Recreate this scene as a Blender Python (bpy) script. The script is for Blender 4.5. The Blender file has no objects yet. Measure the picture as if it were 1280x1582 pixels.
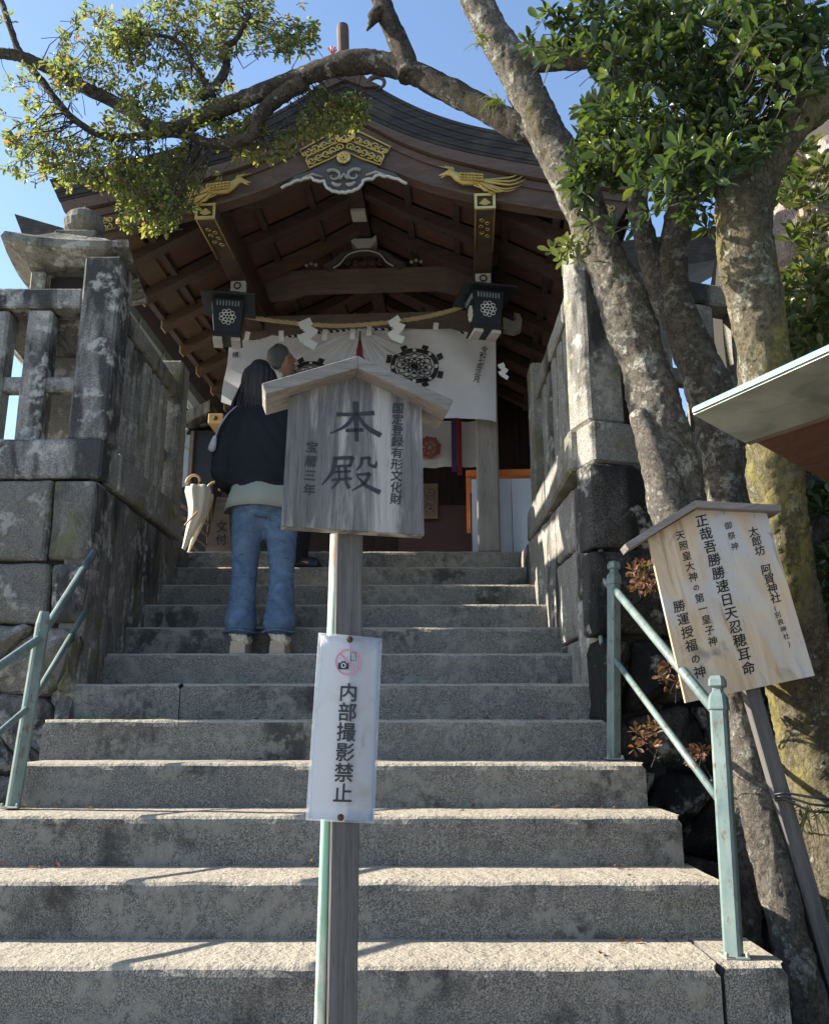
import bpy, bmesh, math, random
import numpy as np
from mathutils import Vector, Matrix, noise
random.seed(7); rng = np.random.default_rng(7)
SC = bpy.context.scene; COL = SC.collection
PI = math.pi; R = math.radians

# ------------------------------------------------------------------ camera, world, sun
CAM = Vector((0, 0, 1.6)); PITCH = R(13.9); F = 1350.0
cd = bpy.data.cameras.new("camera"); cam = bpy.data.objects.new("camera", cd); COL.objects.link(cam)
cam.location = CAM; cam.rotation_euler = (PI/2 + PITCH, 0, 0)
cd.sensor_fit = 'HORIZONTAL'; cd.sensor_width = 36; cd.lens = 36*F/1280; cd.clip_start = .05; cd.clip_end = 2000
SC.camera = cam
SUN = Vector((-1, .155, .56)).normalized()
w = bpy.data.worlds.new("World"); SC.world = w; w.use_nodes = True
nt = w.node_tree
sky = nt.nodes.new('ShaderNodeTexSky'); sky.sky_type = 'NISHITA'; sky.sun_disc = False
sky.sun_elevation = math.asin(SUN.z); sky.sun_rotation = math.atan2(SUN.x, SUN.y)
sky.air_density = 1.0; sky.dust_density = .6; sky.ozone_density = 2.2
nt.links.new(sky.outputs[0], nt.nodes['Background'].inputs[0]); nt.nodes['Background'].inputs[1].default_value = .12
sl = bpy.data.lights.new("sun", 'SUN'); sl.energy = 5.0; sl.angle = R(.53); sl.color = (1, .93, .80)
so = bpy.data.objects.new("sun", sl); COL.objects.link(so); so.rotation_euler = SUN.to_track_quat('Z', 'Y').to_euler()
SC.view_settings.view_transform = 'Standard'; SC.view_settings.look = 'None'
SC.view_settings.exposure = 1.38; SC.view_settings.gamma = 1

# ------------------------------------------------------------------ helpers
def ray(px, py):
    a = (px-640)/F; b = (791-py)/F
    return Vector((a, math.cos(PITCH)-math.sin(PITCH)*b, math.sin(PITCH)+math.cos(PITCH)*b))
def P(px, py, Y):
    r = ray(px, py); return CAM + r*(Y/r.y)
def PX(px, py, X):
    r = ray(px, py); return CAM + r*(X/r.x)
def link(name, me, m, parent=None, world=True, smooth=False):
    me.name = name
    if m is not None:
        me.materials.clear(); me.materials.append(m)
    if smooth:
        for p in me.polygons: p.use_smooth = True
    o = bpy.data.objects.new(name, me); COL.objects.link(o)
    if parent:
        o.parent = parent
        if world: o.matrix_parent_inverse = wm(parent).inverted()
    return o
def wm(o):
    m = o.matrix_basis.copy()
    if o.parent: m = wm(o.parent) @ o.matrix_parent_inverse @ m
    return m
def obj(name, bm, m, parent=None, world=True, smooth=False, fix=True):
    if fix: bmesh.ops.recalc_face_normals(bm, faces=bm.faces)
    me = bpy.data.meshes.new(name); bm.to_mesh(me); bm.free()
    return link(name, me, m, parent, world, smooth)
def tag(o, label=None, cat=None, group=None, kind=None):
    if label: o['label'] = label
    if cat: o['category'] = cat
    if group: o['group'] = group
    if kind: o['kind'] = kind
    return o
def empty(name, loc=(0, 0, 0), M=None):
    o = bpy.data.objects.new(name, None); COL.objects.link(o); o.empty_display_size = .1
    if M is not None: o.matrix_world = M; o.matrix_basis = M
    else: o.location = loc
    return o
def thing(name, label, cat, loc=(0, 0, 0), group=None, M=None):
    return tag(empty(name, loc, M), label, cat, group)
def copy_tree(o, parent=None):
    c = o.copy(); COL.objects.link(c); c.parent = parent
    for ch in o.children: copy_tree(ch, c)
    return c
def NB(): return bmesh.new()
def box(bm, lo, hi, M=None, bev=0, seg=1):
    lo = Vector(lo); hi = Vector(hi)
    vs = [bm.verts.new(Vector((x, y, z))) for x in (lo.x, hi.x) for y in (lo.y, hi.y) for z in (lo.z, hi.z)]
    fs = [bm.faces.new([vs[i] for i in f]) for f in ((0,1,3,2),(4,6,7,5),(0,4,5,1),(2,3,7,6),(0,2,6,4),(1,5,7,3))]
    if bev:
        es = list({e for f in fs for e in f.edges})
        r = bmesh.ops.bevel(bm, geom=es, offset=bev, segments=seg, affect='EDGES', profile=.6)
        vs = list({v for f in r['faces'] for v in f.verts} | {v for v in vs if v.is_valid})
    if M is not None:
        for v in vs: v.co = M @ v.co
    return vs
def rough_box(bm, lo, hi, M=None, bev=.01, amp=.004, cell=.12, f=9.0, seed=0.):
    """box with weathered edges: bevelled, subdivided and jittered"""
    t = bmesh.new(); box(t, lo, hi, None, bev)
    for ax in range(3):
        L = hi[ax]-lo[ax]; n = min(24, int(L/cell))
        for k in range(1, n):
            c = lo[ax]+L*k/n; no = [0, 0, 0]; no[ax] = 1; co = [0, 0, 0]; co[ax] = c
            bmesh.ops.bisect_plane(t, geom=t.verts[:]+t.edges[:]+t.faces[:], plane_co=co, plane_no=no)
    for v in t.verts:
        q = (v.co if M is None else M @ v.co)*f + Vector((seed, seed*1.7, 0))
        v.co += noise.noise_vector(q)*amp + noise.noise_vector(q*3.1)*amp*.5
        if M is not None: v.co = M @ v.co
    merge(bm, t)
def merge(bm, t):
    m = {v: bm.verts.new(v.co) for v in t.verts}
    for f in t.faces:
        try: bm.faces.new([m[v] for v in f.verts])
        except ValueError: pass
    t.free()
def frames(pts):
    T = []
    for i in range(len(pts)):
        a = pts[max(0, i-1)]; b = pts[min(len(pts)-1, i+1)]
        d = (b-a); T.append(d.normalized() if d.length > 1e-9 else Vector((0, 0, 1)))
    n = T[0].cross(Vector((.13, .97, .2))).normalized()
    out = []
    for i, t in enumerate(T):
        n = (n - t*n.dot(t))
        n = n.normalized() if n.length > 1e-6 else t.orthogonal().normalized()
        out.append((t, n, t.cross(n)))
    return out
def tube(bm, pts, r, n=8, cap=True, fn=None, flat=1.0, nrm=None, twist=0):
    pts = [Vector(p) for p in pts]
    rs = r if isinstance(r, (list, tuple)) else [r]*len(pts)
    fr = frames(pts); rings = []
    for i, (p, (t, a, b)) in enumerate(zip(pts, fr)):
        if nrm is not None:
            a = nrm - t*nrm.dot(t); a.normalize(); b = t.cross(a)
        ring = []
        for k in range(n):
            th = 2*PI*k/n + twist*i
            rr = rs[i] if not isinstance(rs[i], tuple) else 1
            ca, sa = math.cos(th), math.sin(th)
            d = (a*ca*(flat if not isinstance(rs[i], tuple) else rs[i][1]) + b*sa*(1 if not isinstance(rs[i], tuple) else rs[i][0]))
            co = p + d*rr
            if fn: co = fn(co, d.normalized(), i/(len(pts)-1))
            ring.append(bm.verts.new(co))
        rings.append(ring)
    for i in range(len(rings)-1):
        for k in range(n):
            bm.faces.new([rings[i][k], rings[i][(k+1) % n], rings[i+1][(k+1) % n], rings[i+1][k]])
    if cap:
        bm.faces.new(rings[0][::-1]); bm.faces.new(rings[-1])
    return rings
def cat_rom(pts, m=6):
    """catmull-rom through tuples of floats (any dimension)"""
    P_ = [np.array(p, float) for p in pts]; P_ = [2*P_[0]-P_[1]] + P_ + [2*P_[-1]-P_[-2]]
    out = []
    for i in range(1, len(P_)-2):
        for k in range(m):
            t = k/m
            out.append(.5*((2*P_[i]) + (-P_[i-1]+P_[i+1])*t + (2*P_[i-1]-5*P_[i]+4*P_[i+1]-P_[i+2])*t*t + (-P_[i-1]+3*P_[i]-3*P_[i+1]+P_[i+2])*t**3))
    out.append(P_[-2]); return out
def prism(bm, poly, y0, y1, M=None, holes=None):
    """poly of (x,z) extruded from y0 to y1"""
    f = [bm.verts.new(Vector((x, y0, z))) for x, z in poly]; b = [bm.verts.new(Vector((x, y1, z))) for x, z in poly]
    n = len(poly)
    bm.faces.new(f[::-1]); bm.faces.new(b)
    for i in range(n): bm.faces.new([f[i], f[(i+1) % n], b[(i+1) % n], b[i]])
    if M is not None:
        for v in f+b: v.co = M @ v.co
def lathe(bm, prof, c, n=16, M=None):
    rings = []
    for r, z in prof:
        rings.append([bm.verts.new(Vector((c[0]+r*math.cos(2*PI*k/n), c[1]+r*math.sin(2*PI*k/n), c[2]+z))) for k in range(n)])
    for i in range(len(rings)-1):
        for k in range(n): bm.faces.new([rings[i][k], rings[i][(k+1) % n], rings[i+1][(k+1) % n], rings[i+1][k]])
    bm.faces.new(rings[0][::-1]); bm.faces.new(rings[-1])
    if M is not None:
        for r_ in rings:
            for v in r_: v.co = M @ v.co
def stroke(bm, pts, wd, y=0., M=None, th=.0008):
    """flat ink stroke in the x-z plane; wd = widths"""
    pts = [Vector((p[0], p[1])) for p in pts]; L = []; Rr = []
    for i, p in enumerate(pts):
        d = (pts[min(i+1, len(pts)-1)]-pts[max(i-1, 0)]).normalized(); n = Vector((-d.y, d.x))
        L.append(p+n*wd[i]/2); Rr.append(p-n*wd[i]/2)
    prism(bm, [(q.x, q.y) for q in L+Rr[::-1]], y-th, y, M)
def text(name, s, size, m, parent, loc, rot=0, bold=0., xs=1., shear=0., th=.0006, M=None):
    cu = bpy.data.curves.new("t", 'FONT'); cu.body = s; cu.size = size; cu.extrude = th; cu.offset = bold
    cu.offset = 0
    cu.align_x = 'CENTER'; cu.align_y = 'CENTER'; cu.shear = shear; cu.resolution_u = 3
    o = bpy.data.objects.new("t", cu); COL.objects.link(o)
    dg = bpy.context.evaluated_depsgraph_get(); dg.update()
    me = bpy.data.meshes.new_from_object(o.evaluated_get(dg))
    bpy.data.objects.remove(o); bpy.data.curves.remove(cu)
    T = Matrix.Translation(loc) @ Matrix.Rotation(rot, 4, 'Y') @ Matrix.Diagonal((xs, 1, 1, 1)) @ Matrix.Rotation(PI/2, 4, 'X')
    if M is not None: T = M @ T
    if bold:
        bm = bmesh.new(); bm.from_mesh(me); gg = bm.verts[:]+bm.edges[:]+bm.faces[:]
        for k, (dx, dy) in enumerate(((bold, 0), (-bold, 0), (0, bold), (0, -bold))):
            d = bmesh.ops.duplicate(bm, geom=gg)
            for v in d['geom']:
                if isinstance(v, bmesh.types.BMVert): v.co += Vector((dx, dy, .00006*(k+1)))
        bm.to_mesh(me); bm.free()
    me.transform(T)
    return link(name, me, m, parent, world=(M is not None))
def remesh(name, bm, m, parent, voxel=.008, smooth=4, fn=None, world=True):
    me = bpy.data.meshes.new("t"); bmesh.ops.recalc_face_normals(bm, faces=bm.faces); bm.to_mesh(me); bm.free()
    o = bpy.data.objects.new("t", me); COL.objects.link(o)
    md = o.modifiers.new("r", 'REMESH'); md.mode = 'VOXEL'; md.voxel_size = voxel
    if smooth:
        s = o.modifiers.new("s", 'SMOOTH'); s.iterations = smooth; s.factor = .5
    dg = bpy.context.evaluated_depsgraph_get(); dg.update()
    r = bpy.data.meshes.new_from_object(o.evaluated_get(dg))
    bpy.data.objects.remove(o); bpy.data.meshes.remove(me)
    if fn:
        nn = [v.normal.copy() for v in r.vertices]
        for v, n_ in zip(r.vertices, nn): v.co = fn(v.co.copy(), n_)
    return link(name, r, m, parent, world, smooth=True)

# ------------------------------------------------------------------ materials
class N:
    def __init__(s, name):
        s.m = bpy.data.materials.new(name); s.m.use_nodes = True; s.t = s.m.node_tree
        s.b = s.t.nodes['Principled BSDF']; s.out = s.t.nodes['Material Output']
    def n(s, ty, ins={}, **kw):
        x = s.t.nodes.new('ShaderNode'+ty)
        for k, v in kw.items(): setattr(x, k, v)
        for k, v in ins.items():
            if hasattr(v, 'links') or hasattr(v, 'is_linked'): s.t.links.new(v, x.inputs[k])
            else: x.inputs[k].default_value = v
        return x
    def coords(s, scale=(1, 1, 1), rnd=True):
        tc = s.n('TexCoord'); oi = s.n('ObjectInfo')
        v = tc.outputs['Object']
        if rnd:
            m_ = s.n('VectorMath', {0: oi.outputs['Random'], 1: (13.1, 7.7, 19.3)}, operation='MULTIPLY')
            v = s.n('VectorMath', {0: v, 1: m_.outputs[0]}, operation='ADD').outputs[0]
        return s.n('VectorMath', {0: v, 1: scale}, operation='MULTIPLY').outputs[0]
    def noise(s, v, sc, det=4, ro=.55, dist=0):
        return s.n('TexNoise', {'Vector': v, 'Scale': sc, 'Detail': det, 'Roughness': ro, 'Distortion': dist}).outputs['Fac']
    def ramp(s, f, a, b):
        return s.n('MapRange', {'Value': f, 'From Min': a, 'From Max': b}, clamp=True).outputs[0]
    def mix(s, f, a, b, mode='MIX'):
        x = s.n('Mix', data_type='RGBA', blend_type=mode)
        for i, v in ((0, f), (6, a), (7, b)):
            if hasattr(v, 'is_linked'): s.t.links.new(v, x.inputs[i])
            else: x.inputs[i].default_value = v if i == 0 else (*v, 1)
        return x.outputs[2]
    def mul(s, a, b, op='MULTIPLY'):
        return s.n('Math', {0: a, 1: b}, operation=op).outputs[0]
    def fin(s, col, rough=.8, bump=None, strength=.3, dist=.01, metal=0, spec=.3):
        if hasattr(col, 'is_linked'): s.t.links.new(col, s.b.inputs['Base Color'])
        else: s.b.inputs['Base Color'].default_value = (*col, 1)
        if hasattr(rough, 'is_linked'): s.t.links.new(rough, s.b.inputs['Roughness'])
        else: s.b.inputs['Roughness'].default_value = rough
        s.b.inputs['Metallic'].default_value = metal; s.b.inputs['Specular IOR Level'].default_value = spec
        if bump is not None:
            b = s.n('Bump', {'Height': bump, 'Strength': strength, 'Distance': dist})
            s.t.links.new(b.outputs[0], s.b.inputs['Normal'])
        return s.m
def stone(name, c1, c2, dark=(.03, .03, .032), da=.5, lich=(.5, .5, .45), la=.3, moss=None, ma=0, streak=(1, 1, .35), bump=.5, rnd=True, sunlit_worn=None, sp=1.0):
    """granite: speckle, black stain streaks, pale lichen blots, moss"""
    s = N(name); v = s.coords(rnd=rnd); vs = s.coords(streak, rnd=rnd)
    big = s.noise(v, 2.3, 5); g = s.noise(v, 240, 2, .7); g2 = s.noise(v, 60, 3, .7)
    c = s.mix(s.ramp(big, .3, .7), c1, c2)
    c = s.mix(s.ramp(g, .42, .62), s.mix(.42*sp, c, (.02, .02, .02)), s.mix(.28*sp, c, (.75, .72, .66)))
    c = s.mix(s.mul(s.ramp(g2, .55, .7), .45), c, (.05, .05, .05))
    st = s.noise(vs, 3.2, 7, .62, .3)
    c = s.mix(s.mul(s.ramp(st, .62-da*.25, .70-da*.18), .88), c, dark)
    lo = s.noise(v, 5.5, 6, .6); l2 = s.noise(v, 22, 5, .65)
    lf = s.mul(s.ramp(lo, .60-la*.2, .66-la*.2), s.ramp(l2, .42, .56))
    c = s.mix(s.mul(lf, .8), c, lich)
    if moss:
        mo = s.noise(v, 4.1, 6, .6)
        c = s.mix(s.mul(s.ramp(mo, .62-ma*.25, .72-ma*.2), .85), c, moss)
    if sunlit_worn:   # upward faces paler: tread wear plus sunlight put into the colour
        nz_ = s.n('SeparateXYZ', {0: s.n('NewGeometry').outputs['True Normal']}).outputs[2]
        wc = s.mix(s.ramp(g, .35, .62), tuple(x*.7 for x in sunlit_worn), sunlit_worn); wc = s.mix(s.mul(s.ramp(big, .5, .75), .35), wc, tuple(x*.6 for x in sunlit_worn))
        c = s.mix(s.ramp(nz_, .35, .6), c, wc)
    h = s.mul(s.mul(g2, .6), s.mul(s.noise(v, 26, 5, .65), 1.2), 'ADD'); h = s.mul(h, s.mul(lf, .25), 'ADD')
    return s.fin(c, .9, h, bump, .012, spec=.2)
def wood(name, c1, c2, c3, sc=(30, 30, 2), bump=.4, rough=.75, spec=.25, crack=.5, stain=None, sa=.5, rnd=True, dist=.004):
    s = N(name); v = s.coords(sc, rnd); u = s.coords(rnd=rnd)
    g = s.noise(v, 1, 6, .65, .4); g2 = s.noise(v, 4.5, 3, .7); b = s.noise(u, 3.5, 4)
    c = s.mix(s.ramp(g, .3, .7), c1, c2); c = s.mix(s.mul(s.ramp(g2, .56, .68), crack), c, c3)
    c = s.mix(s.mul(s.ramp(b, .45, .7), .5), c, s.mix(.5, c, c3))
    if stain:
        q = s.noise(s.coords((sc[0]*.22, sc[1]*.22, sc[2]*.6), rnd), 1, 5, .6, .6)
        c = s.mix(s.mul(s.ramp(q, .62-sa*.2, .66-sa*.1), .8), c, stain)
    return s.fin(c, rough, s.mul(g, s.mul(g2, .6), 'ADD'), bump, dist, spec=spec)
def plain(name, c, rough=.6, metal=0, var=.15, spec=.4, bump=0, bs=60):
    s = N(name); v = s.coords(); n_ = s.noise(v, 9, 5, .6)
    col = s.mix(s.mul(s.ramp(n_, .35, .7), var*2), c, tuple(x*.55 for x in c))
    return s.fin(col, rough, s.noise(v, bs, 4) if bump else None, bump, .003, metal=metal, spec=spec)
def cloth(name, c, c2=None, wr=.35, rough=.95, sheer=0, scl=5, weave=700):
    s = N(name); v = s.coords()
    n_ = s.noise(v, scl, 4, .5, .6); f = s.noise(v, weave, 2, .7)
    col = s.mix(s.ramp(n_, .3, .7), c, c2 or tuple(x*.85 for x in c))
    col = s.mix(s.mul(s.ramp(f, .4, .65), .35), col, tuple(min(1, x*1.5+.01) for x in c))
    m = s.fin(col, rough, s.mul(n_, s.mul(f, .08), 'ADD'), wr, .02, spec=.1)
    if sheer:
        tr = s.n('BsdfTranslucent', {'Color': (*c, 1)}); mx = s.n('MixShader', {0: sheer, 1: s.b.outputs[0], 2: tr.outputs[0]})
        s.t.links.new(mx.outputs[0], s.out.inputs[0])
    return m
def leafmat(name, cols, tr=.45, rough=.38):
    s = N(name); r_ = s.n('NewGeometry').outputs['Random Per Island']
    cr = s.n('ValToRGB'); s.t.links.new(r_, cr.inputs[0]); e = cr.color_ramp
    for i, (p, c) in enumerate(cols):
        el = e.elements[i] if i < 2 else e.elements.new(p)
        el.position = p; el.color = (*c, 1)
    n_ = s.noise(s.coords(), 45, 3)
    c = s.mix(s.mul(s.ramp(n_, .4, .7), .3), cr.outputs[0], s.mix(.5, cr.outputs[0], (.02, .03, .01)))
    s.fin(c, rough, None, spec=.5)
    g = s.mix(1., c, (1.8, 1.9, .8), 'MULTIPLY')
    t = s.n('BsdfTranslucent', {'Color': g}); mx = s.n('MixShader', {0: tr, 1: s.b.outputs[0], 2: t.outputs[0]})
    s.t.links.new(mx.outputs[0], s.out.inputs[0]); return s.m

M_ = {}
M_['step'] = stone('step_granite', (.165, .155, .14), (.118, .112, .102), dark=(.05, .048, .045), da=.30, la=.50, lich=(.255, .243, .215), streak=(1, 1, .8), bump=.8, sunlit_worn=(.43, .38, .305))  # riser tone lowered and tread tone raised to carry the sunlight in the colour
M_['fence'] = stone('fence_granite', (.27, .26, .24), (.19, .185, .175), da=.66, la=.34, lich=(.40, .40, .37), streak=(1.6, 1.6, .5), bump=.55)
M_['fence_clean'] = stone('fence_granite_clean', (.30, .285, .245), (.215, .20, .175), da=.38, la=.25, lich=(.42, .40, .35), moss=(.15, .14, .08), ma=.4, bump=.5)
M_['wall'] = stone('wall_stone', (.17, .155, .135), (.10, .092, .082), da=.5, la=.36, lich=(.34, .33, .30), sp=.6, moss=(.12, .12, .06), ma=.3, bump=.8)
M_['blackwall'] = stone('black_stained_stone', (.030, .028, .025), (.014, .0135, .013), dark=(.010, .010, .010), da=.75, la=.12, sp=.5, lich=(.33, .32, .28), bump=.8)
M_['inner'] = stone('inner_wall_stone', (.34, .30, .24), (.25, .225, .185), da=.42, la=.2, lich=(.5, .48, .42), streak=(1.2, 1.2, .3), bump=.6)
M_['lantern'] = stone('lantern_stone', (.26, .245, .20), (.18, .17, .14), da=.55, sp=.7, la=.35, lich=(.5, .5, .46), bump=.6)
M_['joint'] = plain('dark_joint', (.03, .028, .025), .95)
M_['soil'] = plain('dark_soil', (.035, .03, .022), .95, bump=.6, bs=25)
M_['gravel'] = plain('gravel', (.30, .28, .25), .95, bump=.8, bs=90)
M_['paving'] = stone('paving', (.3, .29, .26), (.22, .21, .2), da=.2, la=.2)
M_['green'] = None
def rail_mat():
    s = N('green_paint'); v = s.coords((1, 1, .5)); n_ = s.noise(v, 14, 6, .65); p = s.noise(v, 45, 5, .7)
    c = s.mix(s.ramp(n_, .35, .7), (.115, .17, .165), (.21, .265, .245))
    c = s.mix(s.mul(s.ramp(p, .56, .64), .85), c, (.13, .085, .055))
    return s.fin(c, .42, p, .25, .003, spec=.5)
M_['green'] = rail_mat()
def pipe_mat():
    s = N('worn_pipe'); v = s.coords((3, 3, 1.4)); n_ = s.noise(v, 3.3, 5, .6); p = s.noise(v, 2.1, 4, .6, .5)
    c = s.mix(s.ramp(n_, .42, .55), (.28, .48, .36), (.68, .72, .62))
    c = s.mix(s.mul(s.ramp(p, .56, .62), .85), c, (.62, .22, .16))
    return s.fin(c, .45, p, .1, .003, spec=.5)
M_['pipe'] = pipe_mat()
M_['oldwood'] = wood('weathered_board', (.24, .23, .235), (.12, .115, .12), (.05, .04, .035), (55, 55, 2.6), .9, .85, .15, .6, stain=(.46, .44, .42), sa=.6, dist=.006)
M_['oldwood_h'] = wood('weathered_roof_plank', (.33, .31, .29), (.20, .175, .155), (.07, .055, .045), (3, 60, 60), .8, .85, .15, .6, dist=.006)
M_['post'] = wood('weathered_post', (.17, .16, .155), (.10, .095, .092), (.05, .045, .04), (70, 70, 2.5), .7, .85, .15, .6, dist=.005)
M_['ply'] = None
def ply():
    s = N('pale_plank'); v = s.coords((9, 9, 1.1), False); u = s.coords((1, 1, .6), False)
    g = s.noise(v, 1.2, 6, .6, 2.2); q = s.noise(u, 3.6, 5, .55, 1.2); d = s.noise(s.coords((60, 60, 7), False), 1, 4, .7)
    c = s.mix(s.ramp(g, .35, .65), (.66, .53, .38), (.48, .34, .21))
    c = s.mix(s.ramp(q, .46, .62), c, (.50, .50, .50))
    c = s.mix(s.mul(s.ramp(d, .64, .72), .6), c, (.12, .08, .05))
    c = s.mix(s.mul(s.ramp(s.noise(u, 5.5, 4, .5, 1.5), .60, .70), .7), c, (.16, .14, .13)); c = s.mix(s.mul(s.ramp(s.noise(s.coords((22, 22, 1.3), False), 1, 5, .6, .8), .60, .66), .55), c, (.25, .15, .08))
    return s.fin(c, .6, g, .15, .003)
M_['ply'] = ply()
M_['darkwood'] = wood('dark_roof_wood', (.115, .078, .060), (.07, .048, .038), (.02, .015, .013), (5, 5, 14), .3, .7)
M_['beam'] = wood('beam_wood', (.20, .155, .125), (.14, .108, .088), (.04, .03, .025), (2.5, 30, 30), .3, .7)
M_['soffit'] = wood('soffit_wood', (.16, .085, .064), (.12, .062, .048), (.05, .028, .02), (3, 30, 3), .3, .7)
M_['rafter'] = wood('rafter_wood', (.15, .095, .062), (.10, .065, .045), (.07, .045, .03), (3, 30, 30), .3, .65)
M_['rafterend'] = wood('rafter_end_wood', (.60, .40, .18), (.5, .33, .15), (.3, .2, .1), (8, 8, 8), .2, .6)
M_['pillar'] = wood('pillar_wood', (.34, .31, .275), (.24, .215, .19), (.10, .085, .07), (26, 26, 2), .35, .75)
def barkroof():
    s = N('cypress_bark_roof'); v = s.coords((1, 1, 1), False)
    a = s.noise(s.coords((3, 3, 90), False), 1, 5, .65, .3); b = s.noise(v, 6, 5)
    c = s.mix(s.ramp(a, .35, .65), (.060, .056, .055), (.026, .024, .025)); c = s.mix(s.mul(s.ramp(b, .5, .7), .5), c, (.12, .10, .08))
    return s.fin(c, .85, a, .6, .01)
M_['bark_roof'] = barkroof()
M_['hafu'] = wood('bargeboard_wood', (.155, .105, .08), (.10, .068, .052), (.045, .03, .025), (6, 20, 34), .35, .7)
M_['gold'] = plain('gilt_metal', (.80, .56, .20), .38, 1, .25, bump=.25, bs=80)
M_['goldpaint'] = plain('gilt_wood', (.62, .45, .14), .45, .6, .3, bump=.3, bs=70)
M_['white'] = plain('white_lime', (.62, .60, .55), .8)
M_['whitewood'] = plain('greyed_white_carving', (.40, .385, .36), .8, var=.3)
M_['carve'] = plain('dark_carving', (.10, .09, .085), .8)
M_['black'] = plain('black_iron', (.018, .021, .027), .45, .3, spec=.5)
M_['ink'] = plain('ink', (.035, .038, .05), .8, var=.1)
M_['inkblack'] = plain('black_ink', (.012, .011, .012), .6, var=.1)
M_['curtain'] = cloth('curtain_cloth', (.64, .64, .66), (.55, .55, .58), .3, sheer=.25)
M_['paper'] = plain('paper', (.80, .80, .78), .8, var=.05)
M_['rope'] = plain('straw_rope', (.50, .39, .22), .9, bump=.8, bs=160)
M_['crimson'] = cloth('crimson_cord', (.22, .03, .035))
M_['purple'] = cloth('purple_band', (.07, .045, .13))
M_['laminate'] = None
def lam():
    s = N('laminated_notice'); v = s.coords(rnd=False); a = s.noise(v, 11, 5, .6, .8); b = s.noise(s.coords((3, 3, 1), False), 14, 4)
    c = s.mix(s.mul(s.ramp(a, .52, .72), .55), (.74, .75, .80), (.55, .52, .43)); c = s.mix(s.mul(s.ramp(b, .66, .74), .35), c, (.38, .33, .26))
    return s.fin(c, .22, a, .05, .004, spec=.5)
M_['laminate'] = lam()
def film():
    s = N('clear_film'); s.fin((.75, .78, .80), .12, None, spec=.5)
    t = s.n('BsdfTransparent'); mx = s.n('MixShader', {0: .45, 1: s.b.outputs[0], 2: t.outputs[0]})
    s.t.links.new(mx.outputs[0], s.out.inputs[0]); return s.m
M_['film'] = film()
M_['pink'] = plain('faded_pink', (.62, .26, .36), .5, var=.1)
M_['slate'] = plain('slate_blue', (.025, .032, .045), .5)
M_['rust'] = plain('rusty_bolt', (.10, .05, .03), .6, .4, bump=.5)
M_['copper'] = plain('copper_roof', (.22, .42, .38), .5, .2, .3)
M_['tin'] = None
def tin():
    s = N('sheet_metal'); v = s.coords((1, 1, 1), False); a = s.noise(v, 7, 6, .6, .7)
    return s.fin(s.mix(s.ramp(a, .38, .68), (.42, .44, .38), (.22, .24, .20)), .5, a, .15, .004, metal=.5)
M_['tin'] = tin()
M_['redwood'] = wood('red_brown_plank', (.13, .065, .042), (.09, .045, .03), (.08, .03, .02), (30, 3, 30), .4)
M_['skin'] = plain('skin', (.36, .20, .135), .55, var=.12)
M_['hair'] = None
def hair():
    s = N('dark_hair'); a = s.noise(s.coords((90, 90, 5), False), 1, 4, .6)
    return s.fin(s.mix(s.ramp(a, .35, .65), (.008, .006, .006), (.022, .016, .015)), .5, a, .5, .003, spec=.3)
M_['hair'] = hair()
M_['greyhair'] = plain('cropped_grey_hair', (.10, .10, .10), .8, var=.3, bump=.6, bs=300)
M_['sweater'] = cloth('black_knit', (.016, .017, .022), (.011, .012, .016), .5, scl=7)
M_['shirt'] = cloth('sage_shirt', (.46, .48, .41), (.40, .42, .36), .3)
def denim():
    s = N('blue_denim'); v = s.coords(rnd=False); a = s.noise(v, 9, 5, .6, 1.0); b = s.noise(s.coords((400, 400, 160), False), 1, 3, .7); d = s.noise(s.coords((1, 1, 2.6), False), 16, 5, .6, 1.4)
    c = s.mix(s.ramp(a, .35, .68), (.055, .09, .15), (.12, .175, .265)); c = s.mix(s.mul(s.ramp(b, .45, .62), .35), c, (.17, .24, .35))
    c = s.mix(s.mul(s.ramp(d, .60, .68), .45), c, (.015, .03, .07))
    return s.fin(c, .9, s.mul(d, s.mul(b, .1), 'ADD'), .5, .012, spec=.1)
M_['denim'] = denim()
M_['fur'] = cloth('cream_fur', (.72, .66, .56), (.62, .55, .45), 1.0, scl=60)
M_['sole'] = wood('shoe_sole', (.50, .40, .30), (.42, .33, .25), (.2, .13, .08), (20, 20, 90), .2)
M_['coat'] = cloth('dark_coat', (.02, .022, .03), None, .4)
M_['umb'] = cloth('cream_umbrella', (.72, .67, .55), (.6, .55, .44), .4, scl=12)
M_['cane'] = plain('cane_handle', (.45, .30, .15), .4)
M_['cleat'] = plain('clear_plastic', (.7, .75, .8), .3)
M_['orange'] = wood('orange_counter', (.75, .22, .05), (.62, .17, .04), (.3, .1, .03), (3, 20, 20), .1, .5)
M_['panel'] = plain('white_panel', (.62, .66, .72), .3, var=.08, spec=.5)
M_['bluegrey'] = plain('blue_grey_trim', (.25, .32, .33), .6)
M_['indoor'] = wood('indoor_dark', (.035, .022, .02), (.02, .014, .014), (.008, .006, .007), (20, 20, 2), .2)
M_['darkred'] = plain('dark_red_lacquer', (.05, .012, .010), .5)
M_['gutter'] = plain('green_grey_gutter', (.20, .24, .23), .5, .2)
M_['greyglass'] = plain('frosted_panel', (.30, .34, .37), .35, bump=.6, bs=220)
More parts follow.
